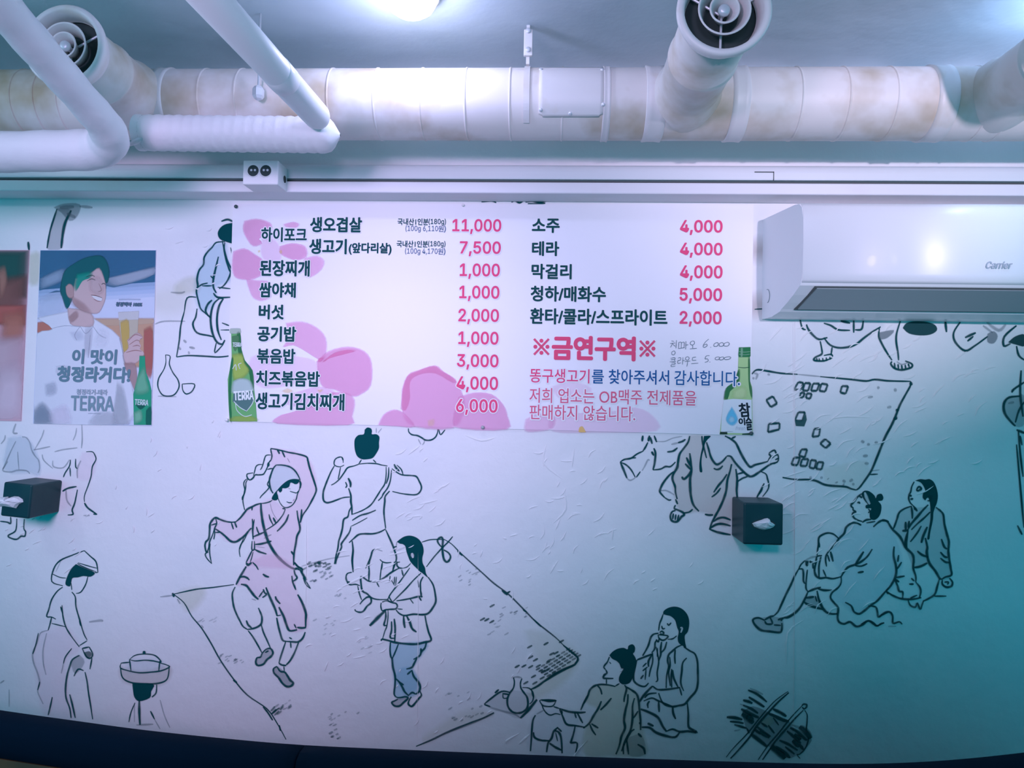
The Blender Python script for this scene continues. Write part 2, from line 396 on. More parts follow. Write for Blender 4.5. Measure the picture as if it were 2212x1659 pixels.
fig('painted_masked_dancer', 'dancer in a pink tinted robe with one arm over the head', [(vA, '''
wp.42 910 220 1335 312 1450 700 1290 1000 1260 1130 1230 1260 1190 1480 1190 1640 1150 1640 640 1590 690 1430 700 1200 450 1330 260 1200 200 1110 250 1050 480 1095 640 935 800 870 930 830 1080 930 1230 770 1260 600 1150 440 975 415 930 440
ws.5 975 415 1150 440 1255 580 1080 620 940 745 900 640
4.5 910 215 960 222 1040 240 1130 262 1230 280 1335 312 1355 360 1372 430 1400 520 1430 610 1455 700 1440 760 1400 840 1350 930 1300 1000 1275 1060 1262 1100
3.5 910 215 915 250 925 300 915 350 885 385
4.5 990 232 1005 255 1015 280
4 1045 245 1062 280 1080 320
g2 1110 330 1140 385
3 912 292 860 295 840 325 825 380 805 440 785 470
3.5 905 355 885 395 870 440 840 500 815 525 760 530 725 530 700 565 665 590 640 575 625 545 630 520 660 512 700 505
6 885 380 880 430
3 810 405 765 408 735 430 720 480 705 540
3 630 575 600 600 588 640 600 700 590 760 570 800 570 830
3 640 580 615 620 612 680 600 740 580 800 580 860 595 930 600 950
3 870 465 910 455 940 455
3.8 975 412 1040 412 1100 422 1150 440 1200 480 1240 540 1262 590
4.5 975 412 940 455 915 520 895 590 898 650 915 710 940 750
3 895 590 870 640 890 680 850 730 800 780 780 810
f 1255 585 1190 578 1130 590 1080 620 1030 665 990 710 955 750 930 790 925 820 960 835 990 825 1000 790 985 740 1000 715 1020 740 1045 720 1050 690 1090 690 1130 670 1145 625 1170 625 1200 640 1230 635 1250 610
2.6 1262 590 1270 640 1255 700 1230 760 1215 820 1170 890 1110 920 1060 910 1020 860 995 800
5 1255 600 1268 640 1260 690
g2 1120 690 1150 700
2.5 1140 725 1190 740 1220 745 1245 720
2.5 1100 850 1130 862 1165 860
g2 1195 820 1175 840
4 1050 930 1085 935
3.2 1085 935 1060 1000 1000 1080 940 1135 850 1190
4.5 1125 1000 1095 1080 1040 1150 985 1205
g2 905 870 920 940 950 1010 1000 1080
3.5 890 1000 905 1060 940 1130
4.5 940 1040 960 1080 975 1110
3 800 870 850 865 900 850 930 830
5 800 870 740 885 690 910 630 940 590 990 545 1045 500 1085
3.5 690 910 685 955
5 500 1090 440 1095 370 1085 300 1060 250 1040 210 1075 185 1120 180 1200 170 1290 135 1330 125 1380 140 1450 165 1450
3.5 250 1040 265 1110 240 1170 240 1240 230 1300
3 265 1110 200 1130
3.5 240 1170 210 1260 180 1330 170 1400 150 1450 128 1480 150 1530 205 1590
3 188 1350 180 1420 185 1500 205 1590
3.5 440 1100 465 1180
4.5 480 1095 505 1160
5.5 250 1175 310 1215 370 1265 430 1320 490 1330 550 1295 610 1245 650 1195 680 1165
3.5 245 1218 310 1215
7 795 865 795 940 805 1030 820 1120 845 1220 875 1310 920 1400 980 1490 1060 1570 1150 1635 1220 1659
4.5 690 1055 698 1120 695 1200 700 1300
2.5 715 1060 702 1140
3.5 740 1150 755 1200 775 1240
4.5 700 1270 760 1245 830 1215
g3 830 1290 880 1260 920 1245
5 725 1360 790 1355 870 1335 920 1320
4.5 720 1420 780 1450 860 1475
g2 730 1385 840 1400
3.5 688 1320 685 1420 715 1415 715 1320
3.5 690 1430 650 1510 615 1580
2.5 700 1450 680 1530 665 1570
3 625 1240 590 1310 555 1360 535 1430 545 1510
2 600 1250 560 1350 540 1420
5 1225 955 1235 1040 1255 1130 1258 1190 1225 1260 1210 1350 1190 1460 1185 1540 1185 1610
4.5 1280 940 1275 1030 1265 1100
4.5 1155 1440 1185 1490
4.5 1190 1575 1230 1620 1280 1655
'''), (vB, '''
wp.42 600 200 860 100 1100 240 1120 460 1250 760 1250 910 1070 940 940 690 800 450 715 590 600 440 470 430 540 300
wg.35 755 1200 850 1145 878 1190 810 1270 710 1335 685 1300
wg.45 925 1345 885 1370 890 1420 980 1530 1030 1570 1105 1530 1010 1410
5 1130 240 1180 265
5 1120 180 1160 230 1200 250 1205 280 1195 300
6 1180 260 1210 310 1240 360 1255 380
3 1215 350 1250 430 1300 475
2.5 1205 300 1240 380 1300 470
4.5 1115 265 1125 310 1148 350 1130 375 1105 390
4.5 1090 330 1100 400 1120 450 1135 490
6 1155 540 1190 600 1225 680 1248 760 1245 830 1245 905
5.5 1250 910 1200 915 1150 908
6 1150 935 1065 945 1030 880 1000 790 970 730 945 680
3.5 1115 870 1140 920
6 800 460 830 540 870 630 905 710 925 780
3 920 780 970 770
4.5 770 480 785 520 805 540 760 575
3.5 770 500 720 570
6 715 595 670 555 620 490 580 440 520 425
5 905 560 920 600 960 645
g3 640 590 690 605
3.5 650 180 690 220 715 265
6 580 185 600 210 640 180
5.5 580 225 540 290 500 360 465 430
5 500 350 550 340 590 355 615 380
5 765 310 800 335 835 345
4.5 455 455 425 520 425 590 440 680 470 760 510 840 545 900 600 935
5 715 690 745 760 755 810 745 870 700 905 640 925 600 930
5 580 830 600 880 640 915
4 600 945 650 1010 710 1110 755 1195
4 745 870 770 960 810 1050 850 1140
5 755 1200 800 1155 850 1145 878 1190 860 1230 810 1270 770 1320 710 1335 685 1300 700 1250 740 1240 755 1200
3.5 790 1190 830 1170
5 920 800 935 880 955 960 985 1050 1030 1065
5 1030 1065 1100 1070 1160 1070 1210 1030 1240 960
3.5 1060 1020 1090 1040
3.5 1075 1075 1080 1140
4 1020 1070 990 1160 960 1250 945 1310
4.5 1165 1075 1120 1190 1070 1280 1025 1330
5 945 1310 980 1330 1025 1335
5.5 925 1345 885 1370 890 1420 940 1470 980 1530 1030 1570 1080 1565 1105 1530 1070 1500 1040 1450 1010 1410 960 1400 925 1350
3 1000 1345 1005 1400
''')])

fig('painted_bun_dancer', 'dancer seen from behind with a black topknot', [(vC, '''
f 610 95 640 70 680 80 692 110 690 145 740 145 775 175 770 240 770 300 740 360 700 410 640 425 580 425 530 395 505 340 495 270 500 200 540 155 600 145
3 575 430 545 475
3 705 430 738 465
3.5 545 480 490 500 420 520 380 575 330 645 280 690 235 715
3 540 480 640 470 740 475 800 490 865 500
3 370 465 365 420 345 400 300 410 272 440 272 490 330 510 380 490
3.5 355 400 370 440
4.5 270 500 235 560 200 640 165 730 145 800 148 880 180 910 230 905 300 880 370 855 445 848
2.8 340 515 325 590 312 650
5.5 425 635 450 690 450 740
3.5 395 680 410 720 395 745
5 430 750 455 830 455 900 465 960 468 1040
3.5 850 510 850 600 835 700 790 770 740 850 680 935 600 990 520 1025 460 1045
3.5 880 515 875 620 850 700
3.5 910 545 900 650 870 740 820 810 800 850 760 890
4 735 995 650 1030 560 1055 470 1110
2.4 640 1080 550 1130 450 1180
4.5 890 780 840 840 835 900 825 1000 830 1080 845 1200
4 915 530 960 565 1030 600 1140 608 1190 620 1220 670 1245 730 1235 780 1190 820 1100 820 1000 805 920 785
5 940 480 960 520 1000 560
3 970 490 1020 540 1040 600
4.5 845 1205 780 1240 700 1260 600 1260 540 1270 490 1310 435 1360
4.5 460 960 435 1010 420 1070 375 1100 360 1200 340 1280 320 1340 310 1420 290 1500 270 1600
4.5 455 1185 440 1240 400 1300 350 1370 350 1410 320 1480 290 1560 285 1600
4.5 470 1340 480 1450 470 1560 480 1659
4.5 845 1215 880 1290 920 1380 945 1450 965 1540 930 1659
4.5 740 1430 700 1450 680 1510 660 1580 655 1659
g3 740 1430 810 1455
2.5 665 1540 620 1650
3 780 1545 805 1570 850 1585 910 1580
3.5 805 1590 800 1659
'''), (vD, '''
4.5 325 290 315 420 325 550
4.5 505 500 500 645
4 310 550 260 565 245 610 260 660 290 690 350 685 400 700
3 260 655 290 660
3 655 430 635 540 625 640
4 790 430 780 480 765 550
3.5 375 700 395 790 420 860
4.5 400 910 430 870 480 830 520 835 525 890 480 930 440 985 400 998 355 985 345 965
''')])

fig('painted_piper', 'long haired boy in blue tinted trousers playing a ribboned pipe', [(vE, '''
wb.75 350 770 440 785 780 765 720 900 620 1040 600 1100 690 1240 690 1350 640 1390 560 1410 420 1410 400 1200 365 960
wb.6 480 1080 600 1080 680 1230 560 1400 430 1200
wg.35 430 1430 560 1430 460 1520 365 1480
'''), (vD, '''
f 815 210 850 180 900 150 960 140 1020 155 1070 190 1105 250 1115 320 1100 390 1105 450 1130 500 1140 560 1165 610 1135 590 1100 560 1070 540 1030 500 990 460 960 420 940 370 920 310 910 260 880 235 850 230
l6 985 335 995 390
g3 815 210 810 240 800 320
4 820 430 815 470 840 500 880 505
2.5 880 505 930 490 970 450
2.5 820 440 850 435
3 780 268 815 262
l3 740 325 830 300 910 265
3.5 1085 560 1000 640 920 730 840 810 765 885
3.5 960 500 910 570 860 640 800 720 740 800 715 850
4 870 520 885 590
4.5 840 505 790 530 740 560 690 600 640 630 600 655
4.5 600 655 540 655 490 645 415 600 415 690 430 760 480 790 530 835 600 855 710 855
3.5 590 665 615 715
2.5 740 590 730 660
3 790 600 785 680
2.5 810 600 800 700
2.5 755 640 790 700
3.5 740 800 730 830 760 885 720 870 715 840
4 640 890 635 930 650 980 690 970 740 965 800 960 820 930 805 900 760 890 700 870 650 885
3.5 1440 150 1390 210 1320 280 1230 380 1145 490
8 690 975 620 1040 560 1100 510 1150
5.5 1325 275 1290 240 1270 200 1285 170 1315 160 1330 190 1325 275 1330 350 1345 410 1375 435 1405 410 1415 370 1390 330 1340 300
5 1165 605 1210 670 1230 720 1245 800 1250 880 1215 950 1165 1010 1100 1025 1000 1020 900 1035 840 1010 805 970
4.5 1110 600 1080 660 1080 750 1085 815 1040 825 960 845 880 860 810 870
4.5 1085 815 1100 830
3 960 845 1000 900
4 1065 830 1090 870
2.5 1050 640 1060 720
2.5 820 960 880 965
5.5 1130 1035 1145 1120 1170 1220 1198 1310 1120 1335 1030 1355 900 1350 790 1335 720 1315 650 1300 640 1320
3 655 1295 680 1210 700 1160 715 1060 715 970
4.5 690 990 690 1060 670 1140 700 1145
4.5 755 1100 755 1200 740 1280 790 1290
5 785 1070 795 1180 790 1330
5.5 890 1040 895 1120 905 1175
6 925 1040 960 1110 985 1180 1035 1220
'''), (vE, '''
5 350 760 345 860 355 930 370 960 380 1060 405 1160 405 1260 395 1380 430 1420
3.5 445 780 410 870 370 960
5 780 760 760 830 720 870 700 920 625 965
5 715 830 715 880
5 665 950 630 1020 605 1060 540 1080
4.5 600 1100 550 1145
5.5 605 1090 630 1170 680 1230 705 1290 690 1350 650 1380
5 410 1190 460 1240 490 1290 520 1350 570 1400
4.5 460 1240 510 1270
5 430 1420 470 1420 530 1410 560 1430 510 1475 460 1520 400 1520 365 1480 400 1460 440 1440
5 600 1410 570 1460 565 1500 605 1525 650 1480 690 1430 720 1390 700 1340
4.5 570 1390 610 1360 650 1380
''')])

fig('painted_standing_woman', 'woman in a folded head cloth and long skirt', [(vF, '''
wp.22 350 680 470 650 560 800 470 900 480 1150 520 1300 330 1270 270 1000 240 830 290 700
f 545 195 600 220 680 255 650 285 600 280 560 290 520 295 510 330 500 355 470 340 480 290 510 230
wg.4 510 900 560 850 605 900 540 980
3.5 605 98 520 130 430 170 385 230 372 320 450 350
3.5 605 98 650 140 690 180 703 255
3 703 255 680 255
2.5 375 265 430 290 475 295
2.5 560 185 640 210 700 225
2.5 555 190 600 215 690 250
g2 440 165 400 250
3 630 285 615 340 580 395 545 405
2.5 510 330 515 380
3.5 450 360 410 390 370 450 350 520 335 570 370 575 400 590
3.2 370 575 360 620 345 670
2.8 370 620 470 645
3.5 445 490 450 560 470 640 510 710 570 790
3.5 515 395 540 430 545 500 570 590 600 690 625 740
4 435 500 450 550
4 570 600 580 640
2.8 570 780 625 745
4 590 800 640 790
4 590 800 620 860 650 870 665 840 640 790
f.6 600 830 640 820 660 845 630 870
g4 345 670 290 690 265 760 235 830 240 900 270 980 285 1050 270 1110 310 1200
3 275 690 255 780 235 840
3 285 1040 270 1100
g3.5 335 690 310 800 310 900 330 990
3 515 800 470 860 455 910
g3 455 910 440 980
3.5 375 1150 360 1220 345 1280
4.5 570 850 520 880 500 930 480 1000 470 1090 475 1160 500 1230 510 1300
3.5 600 960 560 950 530 1000
3.8 610 970 625 1040 635 1120 650 1210 665 1310
4.5 500 1130 520 1210 540 1300
3.5 660 870 645 950
g4 0 1050 30 1030
g3 65 1095 65 1220
g6 640 610 720 600 740 605
g4 1150 430 1240 420
''')])
fig('painted_stove', 'stove with a lidded pot, bowl and dark pedestal', [(vF, '''
wr.5 868 945 960 975 1090 970 1215 940 1200 1020 1140 1050 1040 1055 940 1045 880 1010
ws.4 930 890 1150 895 1140 960 940 960
f 950 1050 1100 1055 1085 1110 1075 1155 1000 1180 965 1150 955 1100
3.5 930 880 970 850 1040 840 1110 850 1150 885 1150 900 1100 890 1040 885 970 890 930 880
3.5 930 880 940 960
3.5 1148 890 1140 960
8 1035 818 1035 842
3.2 870 905 930 900
3.5 870 905 865 940 920 960 1000 975 1090 970 1160 960 1215 935 1200 920 1150 905
4 865 940 880 1010 940 1045 1040 1055 1140 1050 1200 1020 1215 940
6 1000 1170 1000 1260 1005 1350
4 1125 1060 1120 1120 1090 1150
3 970 1190 940 1260 925 1330
g3 965 1200 965 1330
4 1080 1250 1110 1310
g3 1110 1310 1150 1380
g3 1150 1170 1180 1280 1220 1370
g5 980 1350 1100 1345
''')])
fig('painted_bottle_tray', 'wine bottle on a tray sketched below the mat', [(vH, '''
wg.18 120 1110 290 985 520 990 645 1065 480 1250 300 1180
g5 410 845 450 840 495 850
5 410 845 420 890 410 950 375 1000 350 1060 355 1130 390 1180 440 1200 500 1190 545 1150 555 1100 545 1040 510 990 485 950 480 900 495 855
4.5 120 1110 180 1060 290 985 380 995
g5 120 1110 200 1150 300 1180 420 1210 480 1250
4 120 1115 180 1135
7 480 1250 540 1190 600 1120 645 1065
3 305 1010 310 1050 350 1050
4 300 1005 370 1015
3.5 500 945 560 950 595 980 610 1030 600 1080 570 1110
5 595 975 608 1040
5 225 1000 265 965
''')])
fig('painted_drinker', 'topknotted man in an ochre coat holding out a bowl', [(vH, '''
ws.3 600 1250 700 1180 1040 1200 1000 1480 1040 1600 580 1590
3.8 670 1075 700 1068 760 1085 835 1075 760 1068 700 1068
5 690 1072 820 1074
3.8 670 1075 690 1110 720 1130 800 1130 835 1075
3.5 690 1110 710 1160 740 1200 780 1220 830 1205 880 1215
3.5 810 1135 870 1155
5.5 870 1155 960 1185 1060 1195 1130 1190
5 870 1160 900 1230 940 1310 1030 1325 1120 1340
4 890 1170 895 1210
4 1020 1195 1035 1250
4.5 1045 1195 1100 1300
g4 715 1170 640 1210
5 630 1220 605 1270 595 1350 590 1430 580 1580
5.5 610 1390 620 1440 680 1470 765 1475
5.5 855 1340 810 1385 790 1450 755 1500 740 1590
5.5 820 1375 860 1390 885 1450 895 1600
6 770 1500 830 1540 890 1570
3 830 1390 850 1480
4.5 850 1345 890 1385
5 1025 1325 1010 1400 985 1480 985 1495 1045 1500 1030 1600
4.5 1150 1020 1110 1100 1080 1170
'''), (vI, '''
wo.42 110 930 320 935 420 940 540 1030 570 1280 600 1440 610 1610 250 1615 40 1615 10 1450 60 1300 150 1150 30 1080
wg.3 440 1450 580 1420 610 1610 440 1610
f 260 625 290 590 340 560 400 550 440 565 450 530 490 515 515 545 510 590 495 610 520 650 530 710 510 790 490 850 460 900 400 915 360 890 355 850 370 810 400 760 375 750 360 710 330 680 290 660
4 260 640 240 690 215 720 205 745 225 770
5 225 770 235 800 210 820 200 850 250 855 300 855
3.5 230 860 230 910
2.5 260 690 275 710
g2.5 370 760 400 755 390 780 365 790
5 320 935 250 920 170 915 110 930 65 970 45 1030 20 1080 0 1110
4.5 140 925 170 960 185 1015
3.5 360 905 320 930
5 410 920 430 960 410 1040 405 1090
5.5 420 935 480 970 530 1010 550 1070 560 1180 570 1280 570 1370
5.5 180 1080 150 1150 100 1230 60 1300 0 1350
5 280 1050 230 1110 170 1170
4.5 65 1310 90 1370 125 1420
5 80 1305 150 1350
6 445 1010 440 1090 420 1170 405 1270 415 1350 380 1430 360 1520 325 1610
5.5 510 1050 490 1130 490 1250 470 1370 420 1470 380 1580
4.5 545 1180 500 1250
4.5 430 1450 450 1610
5 510 1360 470 1390 430 1460 400 1530 400 1610
5.5 545 1400 580 1440
5.5 540 1510 600 1550 615 1610
5.5 560 1290 570 1310
''')])
fig('painted_cup_drinker', 'kneeling long haired figure lifting a cup to the lips', [(vI, '''
ws.22 540 670 640 640 760 500 990 530 1130 650 1130 950 1040 1080 1050 1340 820 1400 580 1330
f 795 215 800 185 840 155 900 140 960 150 1010 185 1045 240 1055 310 1040 390 1010 430 1015 500 1025 555 990 530 950 500 940 450 950 390 935 350 925 310 910 270 870 235 830 225
l4 965 350 985 355 970 400
4 795 215 780 260 760 310 750 380
4 835 305 850 325 875 300
4 780 330 790 360 815 355
4.5 760 400 780 385 800 400 790 415 760 410
4.5 745 420 840 430 825 460 790 475 755 455 745 420
3.5 840 465 890 460 930 430
5 750 405 700 415 670 450 650 520 620 580 590 630
4.5 735 470 715 500 710 560 680 600
4.5 725 465 745 490 755 460
5 535 670 600 645 690 610
5 535 670 515 740 500 820 505 880 550 920 610 935 650 900
5 690 610 650 680 650 740
4 630 700 590 740
4 640 740 590 780
3.5 625 760 615 870
4.5 600 820 570 860
4 690 600 690 690 665 780 655 840
4 725 540 745 640 750 700 735 800 740 870 720 890
5 780 490 770 560 770 620 750 680
4.5 830 490 810 560 770 600
3 740 550 735 640
5 985 520 930 545 890 580 850 620 840 680 850 740 830 830 825 950
4.5 915 565 910 640 915 710
4 860 640 865 720 850 800 865 930
5 880 760 875 860 880 945
5 890 770 900 850 945 945
5.5 1000 540 1060 580 1110 610 1135 680 1140 780 1140 900 1120 980 1060 1050 1010 1110 950 1125 890 1135 820 1120 780 1080 750 1000
4.5 1030 650 990 700 980 790 970 900 1000 980
4 960 950 980 1025
5 965 945 900 955 820 965 740 965 690 930
6 690 930 640 980 590 1040 560 1090
4.5 610 1050 650 1010 730 1000
4.5 600 1080 680 1050 740 1075 790 1095 880 1130
4.5 660 1080 640 1110 645 1150
5 750 1080 755 1190
5.5 890 1135 895 1200 920 1260
6 1035 1100 1045 1200 1045 1310 1060 1350 1130 1390 1040 1380 960 1385 890 1360 830 1380
6.5 570 1160 640 1185 740 1240 790 1330 830 1385
6.5 580 1340 660 1345 720 1390 800 1420 910 1440 960 1390
6.5 640 1300 700 1330
''')])
fig('painted_carrying_frame', 'wooden carrying frame loaded with dark brushwood', [(vJ, '''
wg.55 470 650 640 560 900 660 1200 780 1250 880 1560 1050 1500 1200 1350 1320 1180 1380 900 1200 620 1000 520 880
wo.3 780 780 960 740 900 860 800 850
3 210 1370 330 1220 560 980 750 740 960 500 1110 380 1200 320
5 280 1390 420 1240 590 1040 700 870 880 660 1050 480 1210 340
3.5 720 1410 850 1220 920 1130 1060 970 1240 740 1420 550
4.5 790 1410 900 1250 1000 1110 1180 900 1300 760 1440 620
4.5 1420 550 1440 525 1490 530 1490 570 1450 600 1425 570
3.5 1460 620 1500 690 1500 800 1490 940 1520 1080 1470 1230 1380 1320 1340 1330 1390 1390
6 560 300 680 350 780 420 860 490
7 570 410 700 490 820 570
7 480 460 560 480 630 510
6 480 540 600 590 720 670
8 450 600 560 660 730 740
8 220 730 350 740 470 770
6 270 800 400 810 490 830
6 340 850 450 880 540 910
14 460 680 560 740 640 830
12 540 700 640 780
5 540 910 580 990
9 600 1000 700 1070 860 1200
8 890 670 1000 720 1100 770 1210 800
8 960 600 1080 660 1170 720
5 770 820 870 890
5 880 860 980 990
4 960 740 1050 860
7 700 880 820 980 920 1040
6 660 920 760 1000
8 740 960 900 1060
7 1230 900 1340 960 1450 1060 1500 1100
14 1380 880 1480 960 1560 1070
10 1300 1000 1400 1090
7 1180 950 1300 1050 1400 1150
6 1060 1100 1200 1160 1350 1260
12 1270 1100 1380 1200
7 1380 1160 1440 1250
16 930 1200 1050 1290 1150 1390
8 1000 1200 1130 1280 1230 1380
5 1150 1200 1300 1320
g5 590 270 700 320 800 370
g4 430 520 560 570
g4 340 950 440 930
g6 1240 850 1380 900 1500 980
''')])
fig('painted_card_player', 'braided card player in a beige coat reaching over the card mat', [(vK, '''
wt.55 940 70 1080 65 1140 150 1190 310 1270 405 1400 320 1480 400 1505 600 1500 800 1420 1080 1330 1130 1230 1010 1050 960 900 975 800 900 740 560 800 400
ws.3 1160 70 1360 70 1490 150 1600 380 1500 440 1400 310 1270 400 1190 310
6 940 65 920 140 870 210 820 280 800 370 790 440 740 530 735 590 765 670 770 740 790 820
6.5 940 270 950 360 960 470 945 570 945 680 955 790 985 890 1050 965
5.5 1120 1000 1170 1010 1220 1008
f 1110 65 1190 65 1150 110 1120 160 1105 230 1085 310 1080 400 1090 490 1060 490 1055 400 1070 290 1090 200 1100 130
4.5 1085 65 1090 130 1115 230 1140 330
5.5 1140 140 1165 220 1190 310 1230 380 1270 405 1330 370 1380 310
6 1380 305 1430 310 1480 380 1560 470 1640 540 1690 545 1750 510 1820 460 1900 405 1990 375
6 1360 65 1430 100 1490 150 1530 230 1570 310 1620 390 1665 435 1720 410 1800 390 1870 370
4.5 1440 95 1490 70
4 1870 370 1900 320 1950 300 1990 290 2000 340 1985 375 1940 400
3.5 1900 340 1950 310
4 1960 350 2000 330
4.5 1885 270 1950 235 1975 285
5 1885 275 1910 310
6 1440 400 1420 490 1390 590 1375 720 1340 830 1290 940 1240 1030 1200 1110 1175 1185
6 1490 460 1505 560 1505 640 1500 720 1510 820
5 1225 450 1260 465 1300 455 1335 420
5 1385 520 1340 590 1280 660 1225 740
4.5 1310 685 1260 750 1200 795
6 900 320 950 430
5.5 885 395 955 470
6 955 480 920 540 870 580 845 550
4.5 1510 520 1600 495
4.5 1510 610 1570 570 1630 550
4 1790 490 1850 520 1870 580 1885 650 1870 710 1810 790
5 1830 630 1790 710 1740 800
4.5 1810 690 1770 760
5.5 750 490 690 540 620 630 585 710 590 745 640 800
4 640 800 690 830 720 825
g4 590 720 650 715 710 740 755 770
6 770 890 755 930 800 950 860 980 870 1010 840 1030 800 1080 760 1090 720 1070 708 1020 730 970 770 955
4.5 860 985 930 975 975 940
4.5 745 990 735 1060
4.5 775 1000 765 1070
4.5 810 1005 790 1075
4.5 770 820 795 880
5.5 1220 1090 1280 1050 1350 1040 1430 1070
6 1180 1170 1250 1125 1330 1115 1430 1140
6 1180 1180 1260 1210 1340 1230 1430 1245
''')])
fig('painted_sleeve', 'loose sketched sleeve hanging below the banner', [(vK, '''
4.5 440 140 410 200 380 245
4.5 385 245 310 280 240 330 160 345 110 375
3.5 240 330 300 325
5.5 110 375 150 470 190 570
g4 190 570 230 595 290 565
4 115 380 180 410 240 470 290 560
3.5 300 560 350 490
g4 370 480 400 430 440 350 460 360
5.5 380 60 370 130
6.5 460 60 445 130
5.5 470 80 490 160
4.5 515 60 545 140
5.5 485 250 510 300
5.5 510 210 530 270 520 390 500 470
4.5 500 470 590 460 650 430 710 430 770 375
5 670 255 740 245 795 205
g5 720 165 810 145
5 800 145 850 130 890 105
g3 540 130 640 130 740 90 850 70
''')])
def cards():
    P = Paint(.0012, vL)
    for q in ('690 250 750 260 715 345 635 340', '765 262 835 265 805 355 740 350', '865 268 942 270 910 355 840 355', '965 268 1040 280 1010 365 940 355',
              '720 375 765 380 745 435 705 430', '790 385 850 390 830 450 780 440', '1210 298 1285 300 1255 390 1190 375', '305 465 385 420 435 505 360 550',
              '335 750 465 740 462 815 325 850', '690 610 770 612 735 715 645 710', '880 810 950 805 935 895 855 905', '950 985 1010 930 1075 985 1015 1040',
              '725 1055 795 1055 765 1150 695 1130', '635 1155 710 1150 675 1245 605 1235', '735 1170 810 1170 785 1255 710 1250', '840 1180 905 1190 880 1285 820 1270', '925 1205 990 1210 965 1295 900 1285'):
        v = nums(q)
        for i in range(4): P.stroke([v[i], ((v[i][0]+v[(i+1) % 4][0])/2, (v[i][1]+v[(i+1) % 4][1])/2), v[(i+1) % 4]], 4.2 if i % 2 else 5, INK, .8, taper=.2)
    P.fill(nums('645 710 735 715 780 630 790 700 760 780 660 775'), (.03, .12, .12), .85, smooth=False)
    o = P.put('painted_cards', M['mural'], wall); o['label'] = 'small playing cards laid out on the sketched mat'
fig('painted_card_mat', 'square mat sketched right of the banner bottle', [(vL, '''
wo.16 1000 1300 1500 1200 1400 1520 1050 1480
5 135 155 190 105 300 115 480 145 680 158
g4 680 158 950 185
5 950 185 1170 205 1330 220 1500 238 1600 220 1750 235 1900 240 2030 242
6 2030 242 2030 290 1970 400 1900 530 1850 660 1800 770 1730 900 1680 1020 1620 1170 1560 1310 1480 1430 1420 1510 1380 1540
5.5 1380 1540 1320 1525 1250 1500 1100 1490 1000 1475 900 1430 800 1415 660 1415 500 1390
3.5 1540 1355 1640 1350
g3 1570 1310 1660 1300
g6 160 145 200 160 180 220
g6 320 155 350 165
g6 140 210 165 200
9 1840 665 1860 700
8 1865 570 1875 600
8 2030 250 2040 290
g7 1630 320 1660 315
g9 1830 350 1865 340
g6 1520 435 1580 425
g7 1750 555 1800 545
g8 1440 950 1475 975
g7 1510 990 1545 1000
g7 1600 970 1640 975
g7 1460 1135 1520 1130
g7 1480 1220 1530 1225
g7 820 1395 850 1390
g7 950 1390 980 1395
g7 1040 1400 1050 1410
g8 1220 1420 1250 1450
g7 1300 1440 1340 1410
g8 1140 1440 1150 1460
g7 1220 1470 1240 1480
g7 1330 1470 1360 1470
''')])
cards()
